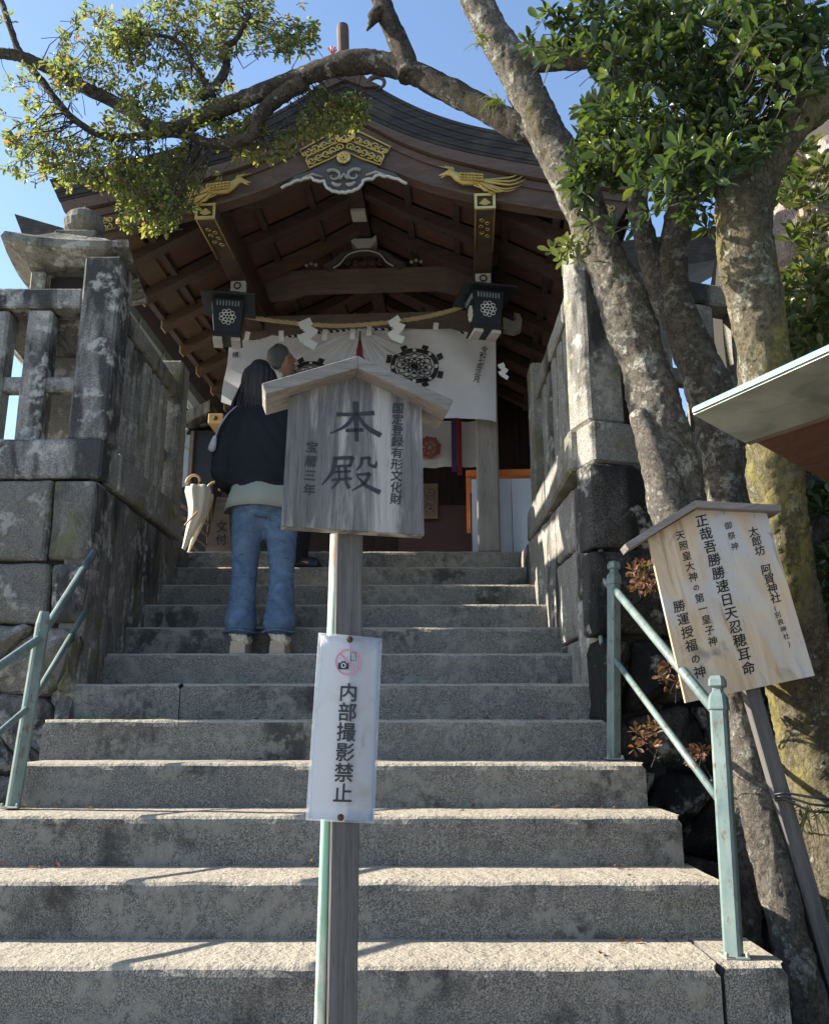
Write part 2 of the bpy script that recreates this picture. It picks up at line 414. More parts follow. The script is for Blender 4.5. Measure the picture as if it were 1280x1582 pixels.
def barkm(name, c1, c2, lich, la, moss, ma):
    s = N(name); v = s.coords((1, 1, .5)); a = s.noise(v, 9, 8, .7, .6); f = s.noise(s.coords((1, 1, .8)), 48, 6, .75); l_ = s.noise(s.coords(), 9.5, 9, .78); m2 = s.noise(s.coords((1, 1, .5)), 3.3, 6, .62)
    c = s.mix(s.ramp(a, .35, .65), c1, c2); c = s.mix(s.mul(s.ramp(f, .48, .60), .75), c, tuple(x*.22 for x in c1))
    c = s.mix(s.mul(s.mul(s.ramp(l_, .60-la*.25, .66-la*.22), s.ramp(f, .44, .56)), .85), c, lich)
    c = s.mix(s.mul(s.mul(s.ramp(m2, .66-ma*.3, .74-ma*.25), s.ramp(f, .36, .55)), .9), c, moss)
    h = s.mul(s.mul(a, 1.2), s.mul(f, .8), 'ADD')
    h = s.mul(h, s.mul(s.ramp(l_, .58-la*.25, .64-la*.22), .3), 'ADD')
    return s.fin(c, .95, h, 1.0, .03, spec=.15)
M_['bark'] = barkm('grey_bark', (.27, .24, .20), (.14, .12, .10), (.50, .50, .43), .42, (.17, .15, .05), .25)
M_['bark_moss'] = barkm('mossy_bark', (.27, .23, .16), (.14, .12, .085), (.48, .48, .38), .32, (.33, .29, .09), .66)
M_['limb'] = barkm('brown_limb', (.12, .10, .08), (.06, .05, .042), (.34, .34, .29), .30, (.11, .11, .05), .25)
M_['leafL'] = leafmat('small_leaves', [(0, (.10, .125, .055)), (1, (.16, .18, .08)), (.25, (.13, .155, .065)), (.5, (.165, .185, .075)), (.72, (.20, .21, .09)), (.92, (.22, .17, .10)), (.97, (.28, .11, .08))], .55, .25)
M_['leafR'] = leafmat('glossy_leaves', [(0, (.03, .05, .027)), (1, (.12, .145, .04)), (.3, (.04, .065, .034)), (.6, (.055, .085, .035)), (.85, (.085, .115, .035))], .28, .22)
M_['leafDry'] = leafmat('dry_reddish_leaves', [(0, (.14, .05, .035)), (1, (.20, .13, .08)), (.4, (.22, .08, .06)), (.7, (.10, .07, .035))], .3, .5)
M_['leafPale'] = leafmat('pale_leaves', [(0, (.06, .10, .03)), (1, (.24, .24, .16)), (.5, (.10, .14, .05)), (.8, (.16, .12, .08))], .3, .35)
M_['rock'] = stone('pinkish_rock', (.42, .30, .24), (.30, .22, .18), da=.35, la=.2, moss=(.10, .12, .04), ma=.4, bump=1.0)
M_['blade'] = leafmat('grass_blades', [(0, (.25, .30, .06)), (1, (.38, .36, .12))], .4, .5)

# ------------------------------------------------------------------ ground, terraces, hillside
STEP_Y = lambda k: 2.542+.298*(k-1)
STEP_Z = lambda k: .987+.162*(k-1)
TZ = 2.769
g = NB(); gx = [-60, -6, -2.4, 1.2, 6, 60]; gy = [-40, -4, 0, .8, 30, 90]
vs = [[g.verts.new((x, y, -1.2 if x < -6 or x > 6 else 0)) for y in gy] for x in gx]
for i in range(5):
    for j in range(5): g.faces.new([vs[i][j], vs[i+1][j], vs[i+1][j+1], vs[i][j+1]])
tag(obj('ground', g, M_['gravel']), kind='structure')
b = NB(); box(b, (-9, 6.05, -.5), (9, 20, TZ)); tag(obj('terrace', b, M_['paving']), kind='structure')
b = NB(); box(b, (-9, 4.22, -.5), (-1.72, 6.04, TZ-.002)); tag(obj('terrace_left', b, M_['gravel']), kind='structure')
b = NB(); box(b, (1.02, 4.35, -.5), (9, 6.04, TZ-.002)); tag(obj('terrace_right', b, M_['gravel']), kind='structure')
# hillside right of the ravine
def hill_z(x, y):
    t = min(1, max(0, (x-1.7)/2.6)); t = t*t*(3-2*t)
    base = .25+.35*max(0, y-1.5)/2.5
    return base + t*(5.2+.25*y) + .12*noise.noise(Vector((x*1.4, y*1.4, 0))) + .05*noise.noise(Vector((x*5, y*5, 3)))
h = NB(); nx, ny = 70, 80
hv = [[h.verts.new((1.0+7*(i/nx)**1.2, -1+10.0*j/ny, 0)) for j in range(ny+1)] for i in range(nx+1)]
for r_ in hv:
    for v in r_: v.co.z = hill_z(v.co.x, v.co.y)
for i in range(nx):
    for j in range(ny): h.faces.new([hv[i][j], hv[i+1][j], hv[i+1][j+1], hv[i][j+1]])
tag(obj('hillside', h, M_['soil'], smooth=True), kind='structure')

# ------------------------------------------------------------------ stone steps
st = empty('stone_steps', (0, 2.5, 0)); tag(st, kind='structure')
XR = {1: .812, 2: .937, 3: .91, 4: .875, 5: .845, 6: .82, 7: .81, 8: .80, 9: .79, 10: .775, 11: .76, 12: .747}
XL = {1: -2.3, 2: -2.3, 3: -2.2, 4: -1.52, 5: -1.545, 6: -1.58, 7: -1.52, 8: -1.545, 9: -1.56, 10: -1.6, 11: -1.6, 12: -1.6}
def step_stone(x0, x1, yf, top, hgt=.20, dep=.36, seed=0, ch=.022):
    bm = NB(); n = max(2, int((x1-x0)/.035))
    prof = [(dep, 0), (dep*.5, 0), (ch+.006, 0), (ch*.55, -.004), (.004, -ch*.55), (0, -ch-.005), (.003, -hgt*.55), (0, -hgt), (dep, -hgt)]
    rows = []
    for i in range(n+1):
        x = x0+(x1-x0)*i/n; row = []
        for j, (dy, dz) in enumerate(prof):
            q = Vector((x*7, seed*3.3+j*.35, dz*9)); q2 = Vector((x*33, seed*5.1+j*.9, 1))
            a = (.0035 if j not in (0, 7, 8) else .001)
            xx = x
            if i in (0, n): xx += (.012 if i == 0 else -.012)*(1 if j in (3, 4) else 0)
            row.append(bm.verts.new((xx, yf+dy+noise.noise(q)*a*1.6+noise.noise(q2)*a*.8, top+dz+noise.noise(q+Vector((9, 0, 0)))*a+noise.noise(q2+Vector((5, 2, 0)))*a*.5)))
        rows.append(row)
    m = len(prof)
    for i in range(n):
        for j in range(m): bm.faces.new([rows[i][j], rows[i][(j+1) % m], rows[i+1][(j+1) % m], rows[i+1][j]])
    bm.faces.new(rows[0]); bm.faces.new(rows[-1][::-1])
    return bm
for k in range(-5, 13):
    x0 = XL.get(k, -2.3); x1 = XR.get(k, 1.0); d = .36 if k < 12 else .30
    cuts = {-3: [-.6], -1: [-.1], 0: [.45], 1: [], 6: [-1.06], 3: []}.get(k, [])
    xs = [x0]+cuts+[x1]
    for i in range(len(xs)-1):
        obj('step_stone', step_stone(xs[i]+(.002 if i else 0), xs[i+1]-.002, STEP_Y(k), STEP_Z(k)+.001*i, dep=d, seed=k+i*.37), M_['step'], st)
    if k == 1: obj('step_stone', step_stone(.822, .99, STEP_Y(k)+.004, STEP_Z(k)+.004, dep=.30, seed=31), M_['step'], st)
    # rubble core below each step
b = NB()
for k in range(-4, 13):
    x0 = XL.get(k, -2.3)+.03; x1 = XR.get(k, 1.0)-.03
    box(b, (x0, STEP_Y(k)+.03, -.3), (x1, STEP_Y(k)+.32, STEP_Z(k)-.19))
box(b, (-1.7, STEP_Y(12)+.31, 0), (.95, 6.06, TZ-.03)); obj('rubble_core', b, M_['joint'], st)
b = NB(); box(b, (-1.62, STEP_Y(12)+.302, TZ-.1), (.9, 6.9, TZ+.006)); tag(obj('landing_paving', b, M_['paving']), kind='structure')

# ------------------------------------------------------------------ retaining walls of separate stones
def stone_face(poly, M, proud=.03, gap=.008, seed=0, rnd=.03, bulge=.012, amp=.006, deep=.10):
    """one stone: poly (x,z) outline in wall plane, rounded, bulging toward -y"""
    bm = NB(); c = sum((Vector(p) for p in poly), Vector((0, 0)))/len(poly)
    pts = []; n = len(poly)
    for i in range(n):
        a = Vector(poly[i-1]); p = Vector(poly[i]); q = Vector(poly[(i+1) % n])
        ra = min(rnd, (a-p).length*.4, (q-p).length*.4)
        s0 = p+(a-p).normalized()*ra; s1 = p+(q-p).normalized()*ra
        pts += [s0, s0*.25+p*.5+s1*.25, s1]
        L = (q-p).length; m = int(L/.09)
        for k in range(1, m): pts.append(p.lerp(q, k/m))
    rings = []
    size = max((Vector(p)-c).length for p in poly)
    for dep, ins in ((deep, 0), (0, 0), (-proud*.7, .006), (-proud, .018), (-proud-bulge*.6, size*.3), (-proud-bulge, size*.62)):
        ring = []
        for p in pts:
            d = (c-p); L = d.length; q = p + d.normalized()*min(L*.9, ins+gap)
            nn = noise.noise_vector(Vector((q.x*11+seed, dep*8, q.y*11)))*amp
            ring.append(bm.verts.new(M @ Vector((q.x+nn.x, dep+nn.y*(1.6 if dep < 0 else 0), q.y+nn.z))))
        rings.append(ring)
    m = len(pts)
    for i in range(len(rings)-1):
        for k in range(m): bm.faces.new([rings[i][k], rings[i][(k+1) % m], rings[i+1][(k+1) % m], rings[i+1][k]])
    cv = bm.verts.new(M @ Vector((c.x, -proud-bulge, c.y)))
    for k in range(m): bm.faces.new([rings[-1][k], rings[-1][(k+1) % m], cv])
    return bm
def course(t, x0, x1, z0, z1, widths, M, mat, seed, jit=.0, **kw):
    x = x0; i = 0
    while x < x1-.02:
        w_ = widths[i % len(widths)]; xe = min(x1, x+w_)
        if x1-xe < .08: xe = x1
        j = lambda: random.uniform(-jit, jit)
        obj('stone', stone_face([(x+j(), z0), (xe+j(), z0), (xe+j(), z1), (x+j(), z1)], M, seed=seed+i*2.1, **kw), mat, t, smooth=False)
        x = xe; i += 1
LY = 4.06
lw = thing('retaining_wall', 'left grey stone retaining wall under the fence, with cut blocks over rounded boulders', 'wall', (-2, LY, 0))
I4 = Matrix.Translation((0, LY, 0))
course(lw, -2.8, -1.52, 2.36, TZ-.005, [.52, .55, .50, .5], I4, M_['wall'], 1, proud=.03, bulge=.01, rnd=.012)
course(lw, -2.8, -1.52, 2.06, 2.36, [.6, .5, .48, .55, .16], I4, M_['wall'], 20, proud=.03, bulge=.02, rnd=.03, jit=.01)
def boulders(t, x0, x1, z0, z1, M, mat, cw=.3, ch=.25, seed=5, **kw):
    """staggered irregular polygons sharing jittered corner points"""
    rs = random.Random(seed); nz = max(1, round((z1-z0)/ch)); nx = max(1, round((x1-x0)/cw))
    def pt(i, j):
        q = random.Random(seed*977+i*131+j*17); off = .5 if j % 2 else 0
        x = x0+(i+off)/nx*(x1-x0)+q.uniform(-.28, .28)*cw; z = z0+j/nz*(z1-z0)+(q.uniform(-.3, .3)*ch if 0 < j < nz else 0)
        return (min(max(x, x0), x1), z)
    for j in range(nz):
        for i in range(-1, nx+1):
            o_ = 1 if j % 2 else 0
            poly = [pt(i, j), pt(i+1, j), pt(i+1+(0 if not o_ else 0), j+1), pt(i, j+1)]
            # midpoint on the staggered rows
            if j % 2 == 0: poly = [pt(i, j), pt(i+1, j), pt(i+1, j+1) if j+1 < nz+1 else pt(i+1, j+1), pt(i, j+1)]
            xs_ = [p[0] for p in poly]
            if max(xs_)-min(xs_) < .06: continue
            if len(set(poly)) < 4:
                poly = [p for n_, p in enumerate(poly) if p not in poly[:n_]]
                if len(poly) < 3: continue
            obj('stone', stone_face(poly, M, seed=i*3.7+j*9.1+seed, **kw), mat, t)
boulders(lw, -2.8, -1.53, .95, 2.06, I4, M_['wall'], .46, .34, 5, proud=.045, bulge=.05, rnd=.06, amp=.022, gap=.003)
b = NB(); box(b, (-2.85, LY+.02, -.3), (-1.56, LY+.2, TZ-.02)); obj('mortar_core', b, M_['joint'], lw)
# inner face (facing the steps) – x = -1.52 plane, stones as upright slabs
MI = Matrix(((0, -1, 0, -1.545), (1, 0, 0, 0), (0, 0, 1, 0), (0, 0, 0, 1)))  # local x->world y, local y->-world x (outward = +x)
yy = LY-.02
for i, wd in enumerate([.24, .30, .27, .33, .28, .36]):
    obj('stone', stone_face([(yy, 1.45), (yy+wd, 1.45), (yy+wd, TZ-.005), (yy, TZ-.005)], MI, seed=60+i, rnd=.01, bulge=.006, proud=.02), M_['wall'], lw); yy += wd
b = NB(); box(b, (-1.72, LY+.03, .5), (-1.56, 5.9, TZ-.02)); obj('mortar_core', b, M_['joint'], lw)

RY = 3.77
rw = thing('retaining_wall', 'right retaining wall with black stained front and sunlit inner face beside the steps', 'wall', (1, RY, 0))
ang = math.atan2(.5, 1.5); MR = Matrix.Translation((.80, RY, 0)) @ Matrix.Rotation(ang*.55, 4, 'Z')
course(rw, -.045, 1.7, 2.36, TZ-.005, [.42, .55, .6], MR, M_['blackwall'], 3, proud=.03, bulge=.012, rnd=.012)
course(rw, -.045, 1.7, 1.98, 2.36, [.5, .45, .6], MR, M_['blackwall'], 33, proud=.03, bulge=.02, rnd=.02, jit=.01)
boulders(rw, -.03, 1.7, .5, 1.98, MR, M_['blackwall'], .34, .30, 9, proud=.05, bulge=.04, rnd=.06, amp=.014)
b = NB(); box(b, (.04, .03, -.3), (1.75, .3, TZ-.02), MR); obj('mortar_core', b, M_['joint'], rw)
def MRI(x): return Matrix(((0, 1, 0, x), (1, 0, 0, 0), (0, 0, 1, 0), (0, 0, 0, 1)))
MX = Matrix(((-.045, 1, 0, .80+.045*RY+.02), (1, .045, 0, 0), (0, 0, 1, 0), (0, 0, 0, 1)))
yy = RY+.10
for i, (wd, zs) in enumerate([(.34, (1.2, 1.75, 2.2, TZ-.005)), (.42, (1.3, 2.02, 2.45, TZ-.005)), (.38, (1.5, TZ-.005)), (.30, (1.7, TZ-.005)), (.34, (1.9, TZ-.005)), (.4, (2.2, TZ-.005))]):
    for z0, z1 in zip(zs[:-1], zs[1:]):
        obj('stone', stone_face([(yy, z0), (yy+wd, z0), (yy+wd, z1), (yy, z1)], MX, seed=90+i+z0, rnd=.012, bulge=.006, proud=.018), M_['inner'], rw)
    yy += wd
b = NB(); box(b, (.86, RY+.03, .5), (1.05, 5.9, TZ-.02)); obj('mortar_core', b, M_['joint'], rw)

# ------------------------------------------------------------------ stone fences
def fence(label, A, B, nb, mats, posts=(1, 1), ph=1.18, hh=(.0, .20), rails=((.92, 1.03), (.48, .56)), bw=.125, bd=.115, pw=.19, skew=0):
    A = Vector(A); B = Vector(B); L = (B-A).length; an = math.atan2(B.y-A.y, B.x-A.x)
    Mx = Matrix.Translation((A.x, A.y, TZ)) @ Matrix.Rotation(an, 4, 'Z')
    t = thing('stone_fence', label, 'fence', (A.x, A.y, TZ), 'stone fences round the terrace edge')
    sd = random.random()*50
    def part(n, lo, hi, m, **k):
        b_ = NB(); rough_box(b_, lo, hi, Mx, seed=sd+lo[0]*3, **k); obj(n, b_, m, t)
    n = max(1, round(L/.7))
    for i in range(n): part('base_rail', (L*i/n+.002, -.12, hh[0]), (L*(i+1)/n-.002, .13, hh[1]), mats[0], bev=.012, amp=.005)
    x0 = pw if posts[0] else 0; x1 = L-pw if posts[1] else L
    part('top_rail', (x0+.002, -.075, rails[0][0]), (x1-.002, .075, rails[0][1]), mats[0], bev=.01)
    part('middle_rail', (x0+.002, -.035, rails[1][0]), (x1-.002, .035, rails[1][1]), mats[0], bev=.008)
    if posts[0]: part('post', (0, -.1, hh[1]+.002), (pw, .1, ph), mats[0], bev=.014)
    if posts[1]: part('post', (L-pw, -.1, hh[1]+.002), (L, .1, ph), mats[0], bev=.014)
    for i in range(nb):
        x = x0+(x1-x0)*(i+1)/(nb+1)
        part('baluster', (x-bw/2, -bd/2, hh[1]+.002), (x+bw/2, bd/2, rails[0][0]-.002), mats[0], bev=.012)
    return t
fence('lichen blotched stone fence facing the viewer left of the steps, stone lantern behind it', (-2.77, LY+.10), (-1.51, LY+.10), 3, [M_['fence']], posts=(1, 1), ph=1.20)
fence('stone fence running back along the left edge of the steps to the shrine', (-1.62, LY+.22), (-1.62, 5.52), 5, [M_['fence_clean']], posts=(0, 1), ph=1.18, hh=(0, .2))
fence('pale sunlit stone fence running back along the right edge of the steps', (.855, RY+.14), (.865, 5.55), 6, [M_['fence_clean']], posts=(0, 1), ph=1.18)
fence('stone fence behind the leaning trunks on top of the black stained wall', (.77, RY+.11), (2.35, RY+.62), 4, [M_['fence_clean']], posts=(1, 1), ph=1.22)

# ------------------------------------------------------------------ shrine hall
YAW = R(3.5); O = Vector((-.415, 4.675, 0))
T = Matrix.Translation(O) @ Matrix.Rotation(-YAW, 4, 'Z')     # (u, v, z)
hall = thing('shrine_hall', 'wooden shrine hall with curved gabled roof and gilt fittings atop the steps', 'shrine', (O.x, O.y+1.35, TZ))
def tb(name, m, lo, hi, bev=0, mir=False, par=None):
    for s in ((1, -1) if mir else (1,)):
        b_ = NB(); l = list(lo); h_ = list(hi)
        if s < 0: l[0], h_[0] = -hi[0], -lo[0]
        box(b_, l, h_, T, bev); o = obj(name, b_, m, par or hall)
    return o
def interp(tab, u):
    u = abs(u)
    for (a, za), (b_, zb) in zip(tab[:-1], tab[1:]):
        if u <= b_: return za+(zb-za)*(u-a)/(b_-a)
    (a, za), (b_, zb) = tab[-2:]; return za+(zb-za)*(u-a)/(b_-a)
def smooth_tab(tab): return [(float(a), float(z)) for a, z in cat_rom(tab, 5)]
TOP = smooth_tab([(0, 5.50), (.14, 5.44), (.32, 5.315), (.52, 5.20), (.75, 5.105), (1.0, 5.035), (1.28, 4.965), (1.80, 4.84)])
THB = smooth_tab([(0, 5.27), (.14, 5.20), (.32, 5.10), (.52, 5.01), (.75, 4.93), (1.0, 4.865), (1.27, 4.80), (1.74, 4.70)])
HFT = smooth_tab([(0, 5.22), (.14, 5.145), (.32, 5.03), (.52, 4.93), (.75, 4.85), (1.0, 4.775), (1.27, 4.71), (1.68, 4.63)])
HFB = smooth_tab([(0, 4.95), (.14, 4.91), (.32, 4.83), (.52, 4.74), (.75, 4.665), (1.0, 4.595), (1.27, 4.535), (1.58, 4.47)])
SOF = [(0, 5.32), (.4, 5.09), (.8, 4.91), (1.2, 4.70), (1.5, 4.53), (1.70, 4.45)]
US = [i/40 for i in range(41)]
def band(name, m, top, bot, v0, v1, umax_t, umax_b, side, par=None):
    f = NB(); n = 36; A_ = []
    for i in range(n+1):
        t_ = i/n; ut = umax_t*t_; ub = umax_b*t_
        A_.append([f.verts.new(T @ Vector((side*u_, v_, z_))) for u_, v_, z_ in ((ut, v0, top(ut)), (ub, v0, bot(ub)), (ub, v1, bot(ub)), (ut, v1, top(ut)))])
    for i in range(n):
        for k in range(4): f.faces.new([A_[i][k], A_[i][(k+1) % 4], A_[i+1][(k+1) % 4], A_[i+1][k]])
    f.faces.new(A_[0]); f.faces.new(A_[-1][::-1])
    return obj(name, f, m, par or hall, smooth=False)
top = lambda u: interp(TOP, u); thb = lambda u: interp(THB, u); hft = lambda u: interp(HFT, u); hfb = lambda u: interp(HFB, u)
NL = 8
for side in (1, -1):
    for i in range(NL):
        a = i/NL; c_ = (i+1)/NL-.006
        tt = lambda u, a=a: top(u)+(thb(u)-top(u))*a; bb = lambda u, c_=c_: top(u)+(thb(u)-top(u))*c_
        band('roof_layer', M_['bark_roof'], tt, bb, -.115+.003*i+(.003 if i % 2 else 0), 4.2 if i < 4 else .10, 1.80-.008*i, 1.80-.008*(i+1), side)
    band('roof_edge_board', M_['hafu'], lambda u: thb(u)-.004, lambda u: hft(u)+.006, -.09, .10, 1.73, 1.70, side)
    band('bargeboard', M_['hafu'], hft, hfb, -.05, .02, 1.69, 1.60, side)
    band('bargeboard_moulding', M_['hafu'], lambda u: hft(u)-.002, lambda u: hft(u)-.05, -.062, -.052, 1.69, 1.68, side)
    band('bargeboard_moulding', M_['hafu'], lambda u: hfb(u)+.022, lambda u: hfb(u)+.002, -.058, -.052, 1.60, 1.60, side)
# under-roof: rafters, soffit boards, battens
def slab(name, m, u0, u1, v0, v1, dz0, dz1, side):
    f = NB(); n = max(1, int((u1-u0)/.15)); A_ = []
    for i in range(n+1):
        u = u0+(u1-u0)*i/n; z = interp(SOF, u)
        A_.append([f.verts.new(T @ Vector((side*u, v_, z+d_))) for v_, d_ in ((v0, dz0), (v1, dz0), (v1, dz1), (v0, dz1))])
    for i in range(n):
        for k in range(4): f.faces.new([A_[i][k], A_[i][(k+1) % 4], A_[i+1][(k+1) % 4], A_[i+1][k]])
    f.faces.new(A_[0]); f.faces.new(A_[-1][::-1]); return obj(name, f, m, hall)
RV = [.28+.42*k for k in range(9)]
UB = [0.01, .33, .66, .98, 1.28, 1.50]
for side in (1, -1):
    for k, v in enumerate(RV):
        slab('rafter', M_['rafter'] if side < 0 and k > 1 else M_['darkwood'], .02, 1.50, v, v+.085, -.085, 0, side)
        b_ = NB(); z = interp(SOF, 1.50)
        box(b_, (1.503*side if side > 0 else -1.512, v-.002, z-.087), (1.512*side if side > 0 else -1.503, v+.087, z+.002), T); obj('rafter_end', b_, M_['rafterend'], hall)
        if k < len(RV)-1:
            for i in range(5):
                slab('soffit_board', M_['soffit'], UB[i]+.003, UB[i+1]-.003, v+.088, RV[k+1]-.003, .012+.003*((i+k) % 2), .03, side)
    for i, u in enumerate(UB[1:]):
        b_ = NB(); z = interp(SOF, u); box(b_, ((u-.022)*side if side > 0 else -(u+.022), .05, z-.028), ((u+.022)*side if side > 0 else -(u-.022), 3.9, z+.010), T); obj('batten', b_, M_['darkwood'], hall)
    slab('eave_board', M_['rafter'], 1.33, 1.45, .03, 3.9, -.012, .02, side)
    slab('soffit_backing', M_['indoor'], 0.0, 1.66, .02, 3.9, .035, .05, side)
# ridge, finial
tb('ridge_beam', M_['bark_roof'], (-.09, .4, 5.42), (.09, 4.2, 5.56), .02)
b_ = NB()
prism(b_, [(-.20, 5.40), (-.13, 5.44), (-.10, 5.50), (-.06, 5.54), (0, 5.56), (.06, 5.54), (.10, 5.50), (.13, 5.45), (.22, 5.39), (.12, 5.39), (0, 5.45), (-.12, 5.39)], -.13, .4, T); obj('ridge_end_board', b_, M_['darkwood'], hall)
for s in (1, -1):
    b_ = NB(); pts = [T @ Vector((s*(.19+.05*math.cos(a)), -.12, 5.42+.045*math.sin(a))) for a in [PI-.4*k for k in range(12)]]
    tube(b_, pts, [.018-.0008*k for k in range(12)], 6); obj('ridge_scroll', b_, M_['darkwood'], hall, smooth=True)
b_ = NB(); p0 = T @ Vector((-.03, .05, 5.50)); p1 = P(529, 40, 4.72); tube(b_, [p0, p0.lerp(p1, .93), p1], [.036, .04, .036], 14); obj('finial', b_, M_['darkwood'], hall)
# purlins and their gilt ends
tb('purlin', M_['darkwood'], (.775, .0, 4.575), (.895, 3.8, 4.80), .006, mir=True)
for s in (1, -1):
    c = .835*s
    b_ = NB()
    for lo, hi in (((-.062, -.078, .045), (.062, -.062, .062)), ((-.062, -.078, -.04), (.062, -.062, -.024)), ((-.062, -.078, -.024), (-.046, -.062, .045)), ((.046, -.078, -.024), (.062, -.062, .045))):
        box(b_, (c+lo[0], lo[1], 4.60+lo[2]), (c+hi[0], hi[1], 4.60+hi[2]), T)
    obj('purlin_end_frame', b_, M_['gold'], hall)
    tb('purlin_end', M_['darkwood'], (c-.058, -.06, 4.565), (c+.058, -.001, 4.66))
    b_ = NB(); prism(b_, [(c-.035, 4.60), (c-.02, 4.615), (c, 4.635), (c+.02, 4.615), (c+.035, 4.60), (c, 4.585)], -.072, -.0605, T); obj('purlin_end_crest', b_, M_['goldpaint'], hall)
    for e in (-.0605, .0525):
        b_ = NB(); box(b_, (c+e, -.058, 4.561), (c+e+.008, .40, 4.573), T); obj('gilt_edge', b_, M_['gold'], hall)
    # openwork under the purlin
    b_ = NB()
    for k in range(6):
        a0 = k*1.3; cx = c+(.018 if k % 2 else -.018); cv = .05+.035*k
        tube(b_, [T @ Vector((cx+.016*math.cos(a0+j*.7)*(1-j*.06), cv+.018*math.sin(a0+j*.7)*(1-j*.06), 4.566)) for j in range(9)], .004, 4)
    obj('purlin_filigree', b_, M_['goldpaint'], hall)
    # bracket nose below, painted white at its end
    tb('bracket_beam', M_['darkwood'], (c-.05, .74, 4.475), (c+.05, 3.6, 4.57), .004)
    tb('white_beam_end', M_['white'], (c-.052, .70, 4.535 - .05), (c+.052, .738, 4.575), .004)
    b_ = NB(); tube(b_, [T @ Vector((c+.022*math.cos(a), .685, 4.53+.022*math.sin(a))) for a in [k*PI/6 for k in range(13)]], .005, 6, cap=False); obj('hook_ring', b_, M_['black'], hall)
# gable gilt apex plates
def spiral(b_, cx, cz, r, turns, v, th, s=1, a0=0, n=14):
    pts = [T @ Vector((cx+s*r*(1-k/n*.8)*math.cos(a0+turns*2*PI*k/n), v, cz+r*(1-k/n*.8)*math.sin(a0+turns*2*PI*k/n))) for k in range(n+1)]
    tube(b_, pts, th, 5)
for s in (1, -1):
    P4 = [Vector((.0, 5.155)), Vector((.27, 5.00)), Vector((.215, 4.885)), Vector((0, 4.985))]
    b_ = NB(); prism(b_, [(s*p.x, p.y) for p in P4], -.066, -.058, T); obj('gilt_plate_ground', b_, M_['carve'], hall)
    b_ = NB()
    tube(b_, [T @ Vector((s*x, -.072, z)) for x, z in ((.0, 5.155), (.10, 5.11), (.20, 5.05), (.275, 5.005), (.255, 4.965), (.225, 4.975), (.235, 4.935), (.215, 4.882), (.1, 4.932), (0, 4.985))], .0065, 5)
    tube(b_, [T @ Vector((s*x, -.072, z)) for x, z in ((.0, 5.065), (.08, 5.035), (.16, 4.995), (.235, 4.955))], .006, 5)
    rr = random.Random(3)
    for k in range(10):
        f_ = (k % 5+.6)/5.2; row = k//5
        a_ = P4[0].lerp(P4[1], f_); c_ = P4[3].lerp(P4[2], f_); q = a_.lerp(c_, .28 if row == 0 else .74)
        spiral(b_, s*q.x, q.y, .026, 1.2, -.074, .0055, s, rr.uniform(0, 6)); spiral(b_, s*(q.x+.018), q.y-.012, .015, 1, -.076, .005, -s, rr.uniform(0, 6))
    obj('gilt_apex_plate', b_, M_['goldpaint'], hall, smooth=True)
def wheel(name, cx, cz, r, v, m, th, spokes=8, par=None, tip=True):
    b_ = NB()
    for rr_ in (r, r*.78, r*.3):
        tube(b_, [T @ Vector((cx+rr_*math.cos(a), v, cz+rr_*math.sin(a))) for a in [k*PI/12 for k in range(25)]], th, 5, cap=False)
    for k in range(spokes):
        a = 2*PI*k/spokes+.2; tube(b_, [T @ Vector((cx+q*math.cos(a), v, cz+q*math.sin(a))) for q in (r*.25, r*.75, r*(1.18 if tip else .8))], th*1.1, 5)
    obj(name, b_, m, par or hall, smooth=True)
wheel('gilt_wheel', 0, 5.10, .058, -.085, M_['gold'], .007); wheel('gilt_wheel', -.005, 4.935, .036, -.085, M_['gold'], .006)
b_ = NB(); prism(b_, [(-.20, 4.875), (0, 4.985), (.20, 4.875), (.16, 4.84), (-.16, 4.84)], -.064, -.052, T); obj('gable_boss', b_, M_['carve'], hall)
# gegyo pendant
gp = NB()
outl = [(-.375, 4.735), (-.30, 4.775), (-.24, 4.79), (-.20, 4.80), (-.17, 4.775), (-.12, 4.77), (-.11, 4.74), (-.08, 4.71), (-.04, 4.695), (0, 4.69)]
full = outl + [(-x, z) for x, z in outl[::-1][1:]]
full_top = [(.30, 4.815), (.20, 4.85), (.11, 4.885), (0, 4.865), (-.11, 4.885), (-.20, 4.85), (-.30, 4.815)]
prism(gp, full+full_top, -.09, -.068, T); obj('gable_pendant', gp, M_['carve'], hall)
gp = NB(); tube(gp, [T @ Vector((x, -.095, z+.004*math.sin(i*2.2))) for i, (x, z) in enumerate([(float(a), float(c)) for a, c in cat_rom(full, 3)])], .009, 6)
obj('pendant_white_rim', gp, M_['white'], hall, smooth=True)
gp = NB()
for s in (1, -1):
    pts = [T @ Vector((s*(.062+.052*(1-k*.055)*math.cos(.25*PI+k*.42)), -.10, 4.80+.045*(1-k*.055)*math.sin(.25*PI+k*.42))) for k in range(15)]
    tube(gp, pts, [.012-.0006*k for k in range(15)], 6)
    tube(gp, [T @ Vector((s*x, -.10, z)) for x, z in ((.07, 4.755), (.05, 4.74), (.03, 4.735), (.015, 4.745))], [.008, .012, .012, .006], 6)
    tube(gp, [T @ Vector((s*x, -.10, z)) for x, z in ((0, 4.815), (.012, 4.795), (.025, 4.775))], [.005, .009, .005], 6)
    tube(gp, [T @ Vector((s*x, -.095, z)) for x, z in ((.13, 4.80), (.19, 4.82), (.25, 4.80))], [.006, .010, .004], 6)
obj('pendant_scrolls', gp, M_['whitewood'], hall, smooth=True)
